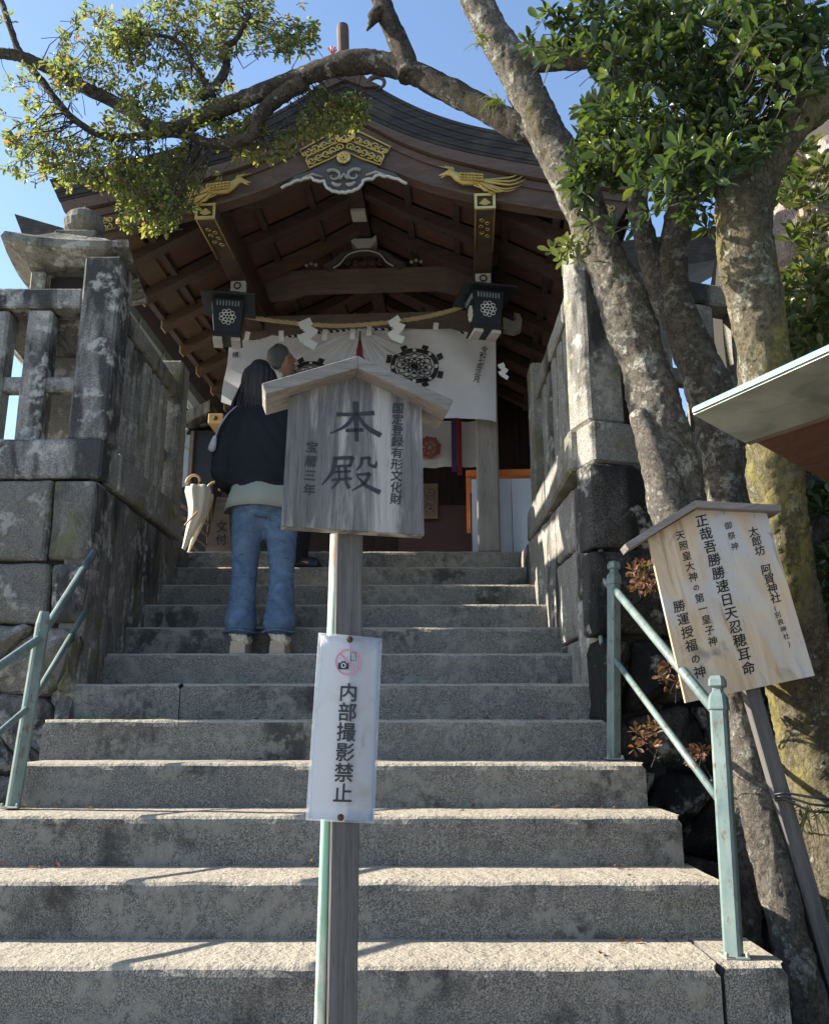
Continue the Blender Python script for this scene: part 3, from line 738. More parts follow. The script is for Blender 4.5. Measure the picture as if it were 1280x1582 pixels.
# phoenixes
for s in (1, -1):
    cx, cz = .80*s, 4.735
    b_ = NB(); X = lambda dx, dz, v=-.085: T @ Vector((cx+s*dx, v, cz+dz))
    nrm_ = T.to_3x3() @ Vector((0, 1, 0))
    tube(b_, [X(*p) for p in [(-.235, .052), (-.205, .060), (-.175, .070), (-.15, .060), (-.125, .038), (-.09, .022), (-.04, .020), (.0, .018), (.03, .012)]], [.002, .009, .021, .022, .030, .042, .044, .036, .018], 12, flat=.5, nrm=nrm_)
    tube(b_, [X(-.195, .052), X(-.215, .040), X(-.225, .036)], [.008, .005, .001], 6)
    rq = random.Random(5)
    for k in range(9):
        a = -.10-.12*k; L = (.27, .28, .28, .26, .23, .19, .15, .12, .09)[k]; wv = rq.uniform(0, 6)
        pts = [X(.0+L*t_*math.cos(a+.30*t_*t_), .02-.004*k+L*t_*math.sin(a+.30*t_*t_)+.007*math.sin(t_*9+wv)*t_, -.078-.005*(k % 3)) for t_ in [q/9 for q in range(10)]]
        tube(b_, pts, [.006, .0085, .0085, .008, .0075, .007, .006, .005, .0035, .001], 6)
    for k, (dx, dz) in enumerate(((-.235, .115), (-.20, .118), (-.16, .112))):
        tube(b_, [X(-.165+.01*k, .082), X(-.175+.012*k, .10), X(dx, dz)], [.006, .005, .0015], 5)
    for row in range(3):
        for k in range(7):
            tube(b_, [X(-.115+.02*k, .050-.018*row-.002*k, -.104), X(-.10+.02*k, .044-.018*row-.002*k, -.110), X(-.088+.02*k, .034-.018*row-.002*k, -.104)], [.0035, .006, .002], 5)
    for k in range(4): tube(b_, [X(-.03+.014*k, .0), X(-.01+.018*k, -.018), X(.02+.022*k, -.030-.002*k)], [.006, .006, .002], 5)
    tube(b_, [X(-.03, -.02), X(.02, -.045), X(.07, -.06), X(.055, -.068)], [.007, .005, .005, .002], 5)
    obj('gilt_phoenix', b_, M_['goldpaint'], hall, smooth=True)
    # gilt plate at the eave end of the bargeboard
    b_ = NB(); rr = random.Random(8)
    for k in range(12):
        spiral(b_, s*(1.42+.03*(k % 6)), hfb(1.47)+.04+.045*(k//6)-.007*(k % 6), .022, 1.2, -.066, .005, s, rr.uniform(0, 6))
    tube(b_, [T @ Vector((s*u, -.066, hfb(u)+dz)) for u, dz in ((1.38, .012), (1.5, .012), (1.59, .012))], .006, 5)
    obj('gilt_eave_plate', b_, M_['goldpaint'], hall, smooth=True)
# king strut, bearing block, kaerumata, beams
u0 = -.04
tb('ridge_purlin', M_['darkwood'], (u0-.055, .03, 5.195), (u0+.055, 3.8, 5.30), .004)
tb('white_strut_band', M_['white'], (u0-.052, .84, 5.165), (u0+.052, .97, 5.193), .002)
tb('king_strut', M_['darkwood'], (u0-.045, 1.215, 5.10), (u0+.045, 1.29, 5.192), .004)
b_ = NB(); prism(b_, [(u0-.095, 5.20-.02), (u0-.06, 5.17-.02), (u0+.06, 5.17-.02), (u0+.095, 5.20-.02), (u0+.095, 5.13), (u0+.05, 5.075), (u0-.05, 5.075), (u0-.095, 5.13)], 1.20, 1.30, T)
for v_ in b_.verts: v_.co.z += .02
obj('bearing_block', b_, M_['white'], hall)
kt = [(-.31, 4.965), (-.24, 5.00), (-.17, 5.06), (-.07, 5.09), (.0, 5.095), (.07, 5.09), (.17, 5.06), (.24, 5.00), (.31, 4.965)]
kb = [(x*.85, z-.028 if abs(x) > .2 else z-.022) for x, z in kt[::-1]]
b_ = NB(); prism(b_, [(u0+x, z) for x, z in kt+kb], 1.21, 1.28, T); obj('frog_leg_strut', b_, M_['carve'], hall)
b_ = NB(); tube(b_, [T @ Vector((u0+x*.85, 1.205, z)) for x, z in [(float(a), float(c)) for a, c in cat_rom([(x/.85*.85, z) for x, z in kb], 3)]], .006, 5); obj('white_strut_rim', b_, M_['white'], hall, smooth=True)
b_ = NB()
for k in range(5): spiral(b_, u0-.12+.06*k, 4.985, .022, 1.1, 1.23, .006, 1 if k % 2 else -1, k)
obj('strut_carving', b_, M_['carve'], hall, smooth=True)
for s in (1, -1):
    b_ = NB()
    for k in range(3):
        c0 = T @ Vector((u0+s*(.36+.035*k), 1.22, 4.975+.012*(k % 2))); lathe(b_, [(.004, -.014), (.014, -.006), (.014, .006), (.004, .014)], c0, 8)
    obj('carved_flowers', b_, M_['whitewood'], hall, smooth=True)
b_ = NB(); prism(b_, [(-.95, 4.96), (.95, 4.96), (.95, 4.80), (.80, 4.775), (.62, 4.80), (.5, 4.835), (-.5, 4.835), (-.62, 4.80), (-.80, 4.775), (-.95, 4.80)], 1.27, 1.42, T); obj('rainbow_beam', b_, M_['beam'], hall)
tb('rear_beam', M_['beam'], (-.95, 1.9, 4.62), (.95, 2.0, 4.80))
tb('tie_beam', M_['beam'], (-.98, 1.28, 4.42), (.98, 1.40, 4.60), .006)
for s in (1, -1):
    b_ = NB(); prism(b_, [(s*x, z) for x, z in ((.99, 4.45), (1.07, 4.43), (1.12, 4.45), (1.13, 4.52), (1.11, 4.57), (1.07, 4.58), (1.09, 4.53), (1.06, 4.51), (.99, 4.55))], 1.30, 1.38, T); obj('carved_beam_nose', b_, M_['whitewood'], hall)
for s in (1, -1):
    t_ = tb('pillar', M_['pillar'], (s*.855-.078, 1.29, TZ+.01), (s*.855+.078, 1.445, 4.42), .012)
    tb('pillar', M_['darkwood'], (s*.855-.07, 1.30, 4.60), (s*.855+.07, 1.44, 4.78))
# rear part: walls, floor
for k in range(22):
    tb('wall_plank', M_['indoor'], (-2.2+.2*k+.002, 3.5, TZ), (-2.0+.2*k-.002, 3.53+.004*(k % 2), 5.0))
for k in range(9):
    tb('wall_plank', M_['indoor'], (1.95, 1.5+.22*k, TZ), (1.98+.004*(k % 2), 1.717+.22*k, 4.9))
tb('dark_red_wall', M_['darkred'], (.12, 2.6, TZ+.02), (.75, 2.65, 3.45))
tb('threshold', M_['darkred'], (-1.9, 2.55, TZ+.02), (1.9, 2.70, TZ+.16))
tb('rear_pillar', M_['darkwood'], (-.9, 2.6, TZ), (-.76, 2.74, 4.6)); tb('rear_pillar', M_['darkwood'], (.80, 2.6, TZ), (.94, 2.74, 4.6))
b_ = NB()
for k in range(9):
    spiral(b_, .30+.05*(k % 3), 3.40+.07*(k//3), .03, 1.3, 2.50, .010, 1, k)
box(b_, (.24, 2.51, 3.32), (.46, 2.55, 3.62), T); obj('carved_panel', b_, M_['beam'], hall)
# eave gutter on the left with brackets
b_ = NB(); GA, GB = Vector((-1.90, 4.95, 4.22)), Vector((-1.80, 8.2, 4.22))
for i in range(1):
    d = (GB-GA); prof = [(-.06, .06), (-.055, .0), (0, -.02), (.055, .0), (.06, .06), (.05, .06), (.045, .008), (0, -.01), (-.045, .008), (-.05, .06)]
    A_ = [b_.verts.new(GA+Vector((x, 0, z))) for x, z in prof]; B_ = [b_.verts.new(GB+Vector((x, 0, z))) for x, z in prof]
    for k in range(len(prof)): b_.faces.new([A_[k], A_[(k+1) % len(prof)], B_[(k+1) % len(prof)], B_[k]])
obj('gutter', b_, M_['gutter'], hall)
for k in range(6):
    p = GA.lerp(GB, .12+.16*k); b_ = NB()
    tube(b_, [p+Vector((.07*math.cos(a), 0, .03+.07*math.sin(a))) for a in [PI+PI*j/8 for j in range(9)]], .008, 5); obj('gutter_bracket', b_, M_['gutter'], hall)

# rear hall whose roof corner shows over the lantern
rh = thing('rear_hall', 'larger hall behind, only the upswept grey corner of its roof showing over the stone lantern', 'building', (0, 9, TZ))
b_ = NB()
e0 = P(22, 330, 9.0); pts = []
rows = []
for i in range(15):
    t_ = i/14; x = e0.x+t_*8.6; z = e0.z-.42*(1-(2*t_-1)**4) ; rows.append([b_.verts.new((x, 9.0, z)), b_.verts.new((x+.15, 9.05, z-.36)), b_.verts.new((x+.15*(1-t_), 14, z+1.2)), b_.verts.new((x, 14, z+1.6))])
for i in range(14):
    for k in range(4): b_.faces.new([rows[i][k], rows[i][(k+1) % 4], rows[i+1][(k+1) % 4], rows[i+1][k]])
b_.faces.new(rows[0]); b_.faces.new(rows[-1][::-1]); obj('roof', b_, M_['bark_roof'], rh)
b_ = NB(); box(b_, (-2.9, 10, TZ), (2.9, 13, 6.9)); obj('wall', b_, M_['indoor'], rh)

# ------------------------------------------------------------------ hanging lanterns
def hang_lantern(c, rz, label):
    Mx = Matrix.Translation(c) @ Matrix.Rotation(rz, 4, 'Z')
    t = thing('hanging_lantern', label, 'lantern', group='black lanterns hanging from the shrine eave', M=Mx)
    def fr(pl):
        b_ = NB(); return b_
    b_ = NB()   # body tapers downward
    w1, w0, z1, z0 = .105, .082, .0, -.235
    v_ = [b_.verts.new((sx*(w1 if z else w0), sy*(w1 if z else w0), z1 if z else z0)) for z in (0, 1) for sx, sy in ((-1, -1), (1, -1), (1, 1), (-1, 1))]
    for k in range(4): b_.faces.new([v_[k], v_[(k+1) % 4], v_[4+(k+1) % 4], v_[4+k]])
    b_.faces.new(v_[:4][::-1]); b_.faces.new(v_[4:]); obj('body', b_, M_['black'], t, False)
    b_ = NB(); v_ = [b_.verts.new((sx*q, sy*q, z)) for q, z in ((.175, .0), (.178, .012), (.05, .085)) for sx, sy in ((-1, -1), (1, -1), (1, 1), (-1, 1))]
    for r_ in (0, 4):
        for k in range(4): b_.faces.new([v_[r_+k], v_[r_+(k+1) % 4], v_[r_+4+(k+1) % 4], v_[r_+4+k]])
    b_.faces.new(v_[:4][::-1]); b_.faces.new(v_[8:]); obj('roof', b_, M_['black'], t, False)
    b_ = NB(); box(b_, (-.092, -.092, -.25), (.092, .092, -.236)); box(b_, (-.10, -.10, -.262), (.10, .10, -.2505))
    obj('base', b_, M_['black'], t, False)
    for sx in (-1, 1):
        b_ = NB(); box(b_, (sx*.06-.03, -.07, -.285), (sx*.06+.03, .07, -.263)); obj('foot', b_, M_['white'], t, False)
    for f in range(4):
        Rf = Matrix.Rotation(f*PI/2, 4, 'Z')
        for k in range(8):
            b_ = NB(); x = -.07+.02*k; box(b_, (x-.004, -.109, -.052), (x+.004, -.100, -.018), Rf); 
            if f in (0, 3): obj('slot', b_, M_['bluegrey'], t, False)
            else: b_.free()
        if f in (0, 3):
            b_ = NB()
            yv = lambda z: -(.105+(.082-.105)*(-z/.235))-.004
            for q, nseg in ((.042, 9), (.022, 6)):
                for k in range(nseg):
                    a = 2*PI*k/nseg; cx, cz = q*math.cos(a), -.13+q*math.sin(a)
                    tube(b_, [Rf @ Vector((cx+.013*math.cos(e), yv(cz), cz+.013*math.sin(e))) for e in [j*PI/4 for j in range(9)]], .0022, 4, cap=False)
            obj('wheel_crest', b_, M_['paper'], t, False)
    b_ = NB(); tube(b_, [(0, 0, .08), (0, 0, .16)], .006, 5)
    for k in range(3): tube(b_, [(.012*math.cos(a), 0, .10+.035*k+.016*math.sin(a)) for a in [j*PI/4 for j in range(9)]], .004, 4, cap=False)
    obj('chain', b_, M_['black'], t, False)
    return t
hang_lantern(T @ Vector((-.895, .72, 4.40)), R(9), 'black hanging lantern with white wheel crest, left one above the woman')
hang_lantern(T @ Vector((.838, .72, 4.405)), R(-12)+R(24), 'black hanging lantern with white wheel crest, right one beside the curtain end')

# ------------------------------------------------------------------ curtain
VC = 1.16
def lerp(a, c, t): return a+(c-a)*t
PIN = (-.05, 4.36)
def cur(u, z):
    """depth v of the cloth at (u,z)"""
    d = math.hypot(u-PIN[0], (z-4.40)); a = math.atan2(z-4.40, abs(u-PIN[0])+1e-6)
    f = .030*math.sin(a*19)*math.exp(-d*1.5)*min(1, d*6) + .028*math.sin(a*8+d*7+(u > 0)*2)*min(1, d*2) + .012*math.sin(u*17+z*9)*min(1, d)
    return VC + f + .02*noise.noise(Vector((u*3, z*3, 0)))
def curtain_mesh(s):
    b_ = NB(); n, m = 110, 60; G = []
    for i in range(n+1):
        a = i/n
        if s > 0: utop = lerp(.93, PIN[0]+.004, a); ubot = lerp(.915, PIN[0]+.02, a**1.15)
        else: utop = lerp(-1.005, PIN[0]-.004, a); ubot = lerp(-1.035, PIN[0]-.02, a**1.15)
        ztop = (4.395 if s > 0 else 4.35)-.035*abs(math.sin(a*PI*3))*(1-a*.5)*(.4 if a > .9 else 1)+(.02 if s > 0 else .06)*a
        zb0 = 3.665 if s > 0 else 3.86
        mid = lerp(zb0, 3.72 if s > 0 else 3.80, min(1, a/.35))
        zbot = lerp(mid, 4.20, max(0, (a-.42)/.58)**1.7)
        col = []
        for j in range(m+1):
            t_ = j/m; u = lerp(utop, ubot, t_) ; z = lerp(ztop, zbot, t_)
            col.append(b_.verts.new(T @ Vector((u, cur(u, z), z))))
        G.append(col)
    for i in range(n):
        for j in range(m): b_.faces.new([G[i][j], G[i+1][j], G[i+1][j+1], G[i][j+1]])
    return b_
ct = thing('shrine_curtain', 'white curtain with black wheel crests tied up in the middle, hung across the shrine front', 'curtain', tuple(T @ Vector((0, VC, 4.4))))
for s in (1, -1):
    o = obj('curtain_half', curtain_mesh(s), M_['curtain'], ct, smooth=True)
def on_cloth(b_, pts2, wd, off=.008):
    """ribbon of ink following the cloth"""
    pts = [Vector(p) for p in pts2]; L = []
    for i, p in enumerate(pts):
        d = (pts[min(i+1, len(pts)-1)]-pts[max(i-1, 0)]).normalized(); n_ = Vector((-d.y, d.x))*wd/2
        L.append([b_.verts.new(T @ Vector((q.x, cur(q.x, q.y)-off, q.y))) for q in (p-n_, p, p+n_)])
    for a, c in zip(L[:-1], L[1:]):
        b_.faces.new([a[0], a[1], c[1], c[0]]); b_.faces.new([a[1], a[2], c[2], c[1]])
def crest(cx, cz, r):
    b_ = NB(); ring = lambda q, n=40: [(cx+q*math.cos(2*PI*k/n)*1.08, cz+q*math.sin(2*PI*k/n)*.85) for k in range(n+1)]
    pt = lambda q, a: (cx+q*math.cos(a)*1.08, cz+q*math.sin(a)*.85)
    on_cloth(b_, ring(r*.93), r*.22)
    for q in (.25, .52, .74): on_cloth(b_, ring(r*q), r*.035)
    on_cloth(b_, ring(r*.10), r*.16)
    for k in range(12):
        a = 2*PI*k/12
        on_cloth(b_, [pt(r*q, a+(.26 if i % 2 else 0)) for i, q in enumerate((.2, .38, .52, .64, .78))], r*.05)
        on_cloth(b_, [pt(r*q, a-(.26 if i % 2 else 0)) for i, q in enumerate((.2, .38, .52, .64, .78))], r*.05)
        on_cloth(b_, [pt(r*.40, a), pt(r*.50, a)], r*.12)
    for k in range(8):
        a = 2*PI*(k+.5)/8
        on_cloth(b_, [pt(r*1.06, a), pt(r*1.30, a)], r*.30)
        on_cloth(b_, [pt(r*1.22, a-.12), pt(r*1.22, a+.12)], r*.12)
    obj('wheel_crest', b_, M_['inkblack'], ct)
    b_ = NB()
    for k in range(8):
        a = 2*PI*k/8; c = pt(r*.93, a); on_cloth(b_, [(c[0]-r*.07, c[1]), (c[0]+r*.07, c[1])], r*.14, .011)
    obj('crest_dots', b_, M_['curtain'], ct)
crest(.345, 4.11, .155); crest(-.40, 4.03, .15)
def cloth_text(s, u, z0, dz, size, rot, du):
    for i, ch in enumerate(s):
        uu = u+du*i; zz = z0-dz*i
        text('lettering', ch, size, M_['inkblack'], ct, (uu, cur(uu, zz)-.018, zz), rot, M=T, th=.0015)
cloth_text('令和七年正月', .845, 4.225, .050, .052, R(8), -.012)
cloth_text('横', -.95, 4.22, .05, .05, 0, 0)
b_ = NB(); 
for k in range(7): tube(b_, [T @ Vector((PIN[0]+.006*math.sin(k), VC-.02+.004*k, 4.31)), T @ Vector((PIN[0]+.014*math.sin(k*2), VC-.03, 4.24)), T @ Vector((PIN[0]-.03+.011*k, VC-.03, 4.05))], [.004, .009, .012], 6)
obj('crimson_tie', b_, M_['crimson'], ct, smooth=True)
for u in (-.87, -.62, -.30, -.10, .02, .24, .50, .80, .88):
    b_ = NB(); zt = 4.40 if u > 0 else 4.37; box(b_, (u-.018, VC-.035, zt-.055), (u+.018, VC-.028, zt+.03), T @ Matrix.Translation((u, 0, zt)) @ Matrix.Rotation(R(random.uniform(-12, 12)), 4, 'Y') @ Matrix.Translation((-u, 0, -zt))); obj('hanging_loop', b_, M_['paper'], ct)
# striped cord
cdm = N('striped_cord'); wv = cdm.n('TexWave', {'Vector': cdm.coords((1, 1, 1), False), 'Scale': 14.0}, bands_direction='DIAGONAL')
M_['cord'] = cdm.fin(cdm.mix(cdm.ramp(wv.outputs['Fac'], .45, .55), (.02, .02, .025), (.7, .7, .68)), .8)
cordt = NB(); tube(cordt, [T @ Vector((u, VC+.01, 4.385+.03*math.cos((u+.05)*3)-(.02 if u < 0 else 0)*abs(u))) for u in [-1.0+.1*k for k in range(20)]], .009, 6)
tag(obj('striped_cord', cordt, M_['cord'], smooth=True), 'thin black and white twisted cord along the top of the white curtain', 'cord')
# straw rope
rp = NB(); A_ = cat_rom([(-.93, .98, 4.50), (-.88, 1.0, 4.475), (-.80, 1.02, 4.455), (-.5, 1.03, 4.41), (-.2, 1.04, 4.385), (.1, 1.04, 4.395), (.4, 1.03, 4.425), (.62, 1.0, 4.46), (.72, .98, 4.49)], 14)
for ph in range(3):
    tube(rp, [T @ (Vector(p)+Vector((0, .009*math.cos(i*.8+ph*2.09), .009*math.sin(i*.8+ph*2.09)))) for i, p in enumerate(A_)], .0095, 5)
rpo = tag(obj('straw_rope', rp, M_['rope'], smooth=True), 'sagging twisted straw rope strung between the two hanging lanterns', 'rope')
def shide(u, v, z, sc, label, rz=0):
    t = thing('paper_streamer', label, 'streamer', tuple(T @ Vector((u, v, z))), 'zigzag paper streamers on the straw rope')
    Ms = T @ Matrix.Translation((u, v, z)) @ Matrix.Rotation(rz, 4, 'Z')
    for k in range(4):
        b_ = NB(); s = 1 if k % 2 else -1
        Mk = Ms @ Matrix.Translation((s*.018*sc, -.004*k, -(.035+.05*k)*sc)) @ Matrix.Rotation(s*R(28), 4, 'Y')
        box(b_, (-.045*sc, 0, -.028*sc), (.045*sc, .0015, .028*sc), Mk); obj('paper_fold', b_, M_['paper'], t)
shide(-.40, .99, 4.42, 1.05, 'folded white paper streamer hanging beside the bald man\'s head', R(10))
shide(.23, .99, 4.42, .95, 'folded white paper streamer hanging over the right half of the curtain', R(-15))
shide(.965, 1.0, 4.05, .55, 'small white paper streamer at the right edge of the curtain', R(20))
b_ = NB(); box(b_, (-.96, .95, 4.47), (-.90, .955, 4.56), T); obj('rope_end_wrap', b_, M_['paper'], rpo)

# inner curtain, counter and panels inside the porch
ic = thing('inner_curtain', 'pale inner curtain with faded red wheel crests hanging deep in the dark porch', 'curtain', tuple(T @ Vector((.5, 2.3, 3.9))))
b_ = NB(); G = []
for i in range(41):
    u = -.75+1.65*i/40; G.append([b_.verts.new(T @ Vector((u, 2.3+.02*math.sin(u*19)+.01*math.sin(u*47+j), 4.10-.40*j/6))) for j in range(7)])
for i in range(40):
    for j in range(6): b_.faces.new([G[i][j], G[i+1][j], G[i+1][j+1], G[i][j+1]])
obj('cloth', b_, M_['curtain'], ic, smooth=True)
wheel('faded_crest', .40, 3.86, .085, 2.26, plain('faded_crest_red', (.28, .10, .08), .8), .009, 8, ic)
wheel('faded_crest', -.25, 3.86, .085, 2.26, bpy.data.materials['faded_crest_red'], .009, 8, ic)
tb('purple_band', M_['purple'], (.585, 2.2, 3.63), (.63, 2.21, 4.1), par=ic); tb('red_band', M_['crimson'], (.632, 2.19, 3.60), (.67, 2.2, 4.1), par=ic)
ck = thing('offering_counter', 'white panelled counter with an orange wooden top behind the right pillar', 'counter', tuple(T @ Vector((1.1, 1.8, TZ))))
tb('counter_top', M_['orange'], (.70, 1.62, 3.42), (1.55, 2.1, 3.47), .004, par=ck)
tb('counter_leg', M_['orange'], (.70, 1.64, 3.0), (.73, 1.68, 3.418), par=ck)
for a, c in ((.74, 1.03), (1.035, 1.50)):
    b_ = NB(); G = []
    for i in range(13):
        u = a+(c-a)*i/12; G.append([b_.verts.new(T @ Vector((u, 1.60+.008*math.sin(i*1.1)*(j/5)+dy, 3.39-.62*j/5))) for j in range(6) for dy in (0, .012)])
    for i in range(12):
        for j in range(5):
            for dy in (0, 1): b_.faces.new([G[i][2*j+dy], G[i+1][2*j+dy], G[i+1][2*j+2+dy], G[i][2*j+2+dy]])
    obj('front_panel', b_, M_['panel'], ck, smooth=True)
lf = tag(tb('leaflet_holder', M_['bluegrey'], (1.40, 1.66, 3.475), (1.50, 1.72, 3.72), .01), None)
bpy.data.objects.remove(lf)
lh = thing('leaflet_rack', 'pale blue leaflet rack standing on the right end of the orange counter', 'rack', tuple(T @ Vector((1.4, 1.7, 3.47))))
tb('back_plate', M_['bluegrey'], (1.36, 1.74, 3.472), (1.48, 1.76, 3.80), .004, par=lh)
for k in range(3): tb('leaflet', M_['paper'], (1.37, 1.69+.012*k, 3.475+.06*k), (1.47, 1.695+.012*k, 3.64+.06*k), par=lh)

# ------------------------------------------------------------------ stone lantern behind the left fence
sl_ = thing('stone_lantern', 'large stone lantern with jewel finial behind the left fence', 'lantern', (-1.93, 4.56, TZ))
LC = Vector((-1.93, 4.56, 0)); ZF = lambda z: z if z < 3.2 else 1.6+(z-1.6)*.92
def sq(name, ws, zs, flare=0):
    b_ = NB(); rings = []
    for w_, z in zip([q*.92 for q in ws], [ZF(q) for q in zs]):
        ring = []
        for s_ in range(4):
            a = [(-1, -1), (1, -1), (1, 1), (-1, 1)][s_]; c = [(-1, -1), (1, -1), (1, 1), (-1, 1)][(s_+1) % 4]
            for k in range(6):
                t_ = k/6; x = lerp(a[0], c[0], t_)*w_; y = lerp(a[1], c[1], t_)*w_; e = (abs(2*t_-1))**3*flare*(w_/max(ws))**3
                q = Vector((x*9, y*9, z*9)); nn = noise.noise_vector(q)*.006
                ring.append(b_.verts.new(LC+Vector((x*math.cos(.14)-y*math.sin(.14), x*math.sin(.14)+y*math.cos(.14), z+e))+nn))
        rings.append(ring)
    for i in range(len(rings)-1):
        for k in range(24): b_.faces.new([rings[i][k], rings[i][(k+1) % 24], rings[i+1][(k+1) % 24], rings[i+1][k]])
    b_.faces.new(rings[0][::-1]); b_.faces.new(rings[-1]); return obj(name, b_, M_['lantern'], sl_)
sq('base_stone', [.36, .36, .30], [TZ, TZ+.12, TZ+.16]); sq('shaft', [.19, .16, .15, .19], [2.93, 3.1, 3.55, 3.72]); sq('platform', [.24, .33, .33, .26], [3.72, 3.80, 3.90, 3.95])
sq('roof', [.24, .36, .365, .35, .22, .13], [4.28, 4.335, 4.345, 4.395, 4.48, 4.56], flare=.04)
for sx in (-1, 1):
    for sy in (-1, 1):
        b_ = NB(); rough_box(b_, (LC.x+sx*.15-.04, LC.y+sy*.15-.04, ZF(3.95)), (LC.x+sx*.15+.04, LC.y+sy*.15+.04, ZF(4.27))); obj('firebox_post', b_, M_['lantern'], sl_)
b_ = NB(); box(b_, LC+Vector((-.11, -.11, ZF(3.952))), LC+Vector((.11, .11, ZF(4.27)))); obj('firebox', b_, M_['joint'], sl_)
b_ = NB(); box(b_, LC+Vector((-.12, -.12, ZF(4.54))), LC+Vector((.12, .12, ZF(4.60))), None, .01)
lathe(b_, [(.055, .0), (.075, .01), (.108, .05), (.116, .095), (.10, .145), (.056, .18), (.018, .20), (.006, .225)], LC+Vector((0, 0, ZF(4.60))), 20); obj('jewel_finial', b_, M_['lantern'], sl_, smooth=False)

# ------------------------------------------------------------------ handrails
def octo_post(t, base, top_, w, cap=True):
    b_ = NB(); ax = (top_-base).normalized(); L = (top_-base).length
    Mq = Matrix.Translation(base) @ ax.to_track_quat('Z', 'Y').to_matrix().to_4x4()
    c = w*.16
    oc = [(w/2-c, -w/2), (w/2, -w/2+c), (w/2, w/2-c), (w/2-c, w/2), (-w/2+c, w/2), (-w/2, w/2-c), (-w/2, -w/2+c), (-w/2+c, -w/2)]
    prof = [(1, 0), (1, L-.10 if cap else L-.05)] + ([(1.18, L-.099), (1.18, L-.092), (1.02, L-.06), (.62, L-.045), (.6, L-.036), (1.0, L-.030), (1.0, L-.012), (.75, L)] if cap else [(.7, L)])
    rings = [[b_.verts.new(Mq @ Vector((x*s, y*s, z))) for x, y in oc] for s, z in prof]
    for i in range(len(rings)-1):
        for k in range(8): b_.faces.new([rings[i][k], rings[i][(k+1) % 8], rings[i+1][(k+1) % 8], rings[i+1][k]])
    b_.faces.new(rings[0][::-1]); b_.faces.new(rings[-1]); obj('post', b_, M_['green'], t)
    b_ = NB(); box(b_, (-w*.75, -w*.8, -.0), (w*.75, w*.8, .008), Matrix.Translation(base), .003)
    for sx, sy in ((-.6, -.62), (.6, -.62)): lathe(b_, [(.006, 0), (.006, .008), (.002, .012)], base+Vector((sx*w, sy*w, .008)), 6)
    obj('base_plate', b_, M_['tin'], t)
    b_ = NB(); tube(b_, [base+ax*(L-.075)+Vector((0, -w*.5-.004, 0)), base+ax*(L-.075)+Vector((0, -w*.3, 0))], .005, 8); obj('rivet', b_, M_['tin'], t)
def zstep(y):  # top of the step at depth y
    k = math.floor((y-2.542)/.298)+1; return STEP_Z(k)
rr_ = thing('handrail', 'pale green metal handrail with two capped posts right of the steps', 'handrail', (.85, 2.6, .987))
f0 = Vector((.875, 2.62, STEP_Z(1)+.002)); f1 = P(1104, 1045, 2.68); f1.x += .006
r0 = Vector((.808, 3.68, STEP_Z(4)+.002)); r1 = P(948, 868, 3.70)
octo_post(rr_, f0, f1, .047); octo_post(rr_, r0, r1, .047)
b_ = NB()
a = f0.lerp(f1, .86)+Vector((0, .02, 0)); c = r0.lerp(r1, .86); e1 = P(925, 838, 3.82)
tube(b_, [a, a.lerp(c, .5), c, c+Vector((0, .05, .03))], .017, 10); obj('upper_rail', b_, M_['green'], rr_, smooth=True)
b_ = NB(); tube(b_, [Vector(p) for p in cat_rom([c+Vector((-.0, .02, .0)), c+Vector((-.035, .06, .06)), e1+Vector((0, -.03, -.06)), e1+Vector((0, -.01, 0)), e1+Vector((.02, .06, .01))], 4)], .013, 8); obj('rail_end', b_, M_['green'], rr_, smooth=True)
a = f0.lerp(f1, .52)+Vector((0, .02, 0)); c = r0.lerp(r1, .50); e1 = P(924, 945, 3.82)
b_ = NB(); tube(b_, [a, a.lerp(c, .5), c, c+Vector((0, .04, .02))], .0125, 10); obj('lower_rail', b_, M_['green'], rr_, smooth=True)
b_ = NB(); tube(b_, [Vector(p) for p in cat_rom([c+Vector((-.0, .02, .0)), c+Vector((-.035, .06, .06)), e1+Vector((0, -.03, -.04)), e1, e1+Vector((.02, .06, .01))], 4)], .010, 8); obj('rail_end', b_, M_['green'], rr_, smooth=True)
lr = thing('handrail', 'blue green metal handrail with one visible post left of the steps', 'handrail', (-1.4, 3.4, 1.311))
l0 = Vector((-1.475, 3.375, STEP_Z(3)+.004)); l1 = P(69, 945, 3.40)
octo_post(lr, l0, l1, .046, cap=False)
g0 = Vector((-1.47, 1.9, STEP_Z(-1)+.004)); octo_post(lr, g0, g0+Vector((0, 0, .73)), .046, cap=False)
for fr_, tp, rd in ((.86, (146, 852), .0165), (.50, (131, 946), .012)):
    a = l0.lerp(l1, fr_); e1 = P(tp[0], tp[1], LY-.04); g1 = g0+Vector((0, 0, .73*fr_))
    b_ = NB(); tube(b_, [g1, a, e1], rd, 10); obj('upper_rail' if fr_ > .8 else 'lower_rail', b_, M_['green'], lr, smooth=True)

# ------------------------------------------------------------------ main sign
def sign_frame(p_top, p_bot, zbase, phi):
    d = (p_top-p_bot).normalized(); base = p_bot + d*((zbase-p_bot.z)/d.z)
    x = Vector((math.cos(phi), math.sin(phi), 0)); x = (x-d*x.dot(d)).normalized(); y = d.cross(x)
    return Matrix(((x.x, y.x, d.x, base.x), (x.y, y.y, d.y, base.y), (x.z, y.z, d.z, base.z), (0, 0, 0, 1)))
SY = 1.99
MS = sign_frame(P(541, 800, SY), P(529, 1560, SY), STEP_Z(-1)+.002, R(9)); MSi = MS.inverted()
def loc_on(Mi, px, py, yl):
    """local (x,z) where the sight line meets the local plane y=yl"""
    o_ = Mi @ CAM; d_ = (Mi.to_3x3() @ ray(px, py)); k = (yl-o_.y)/d_.y; q = o_+d_*k; return (q.x, q.z)
sg = thing('wooden_name_sign', 'weathered grey roofed signboard on a post before the steps, large brush characters 本殿', 'sign', M=MS)
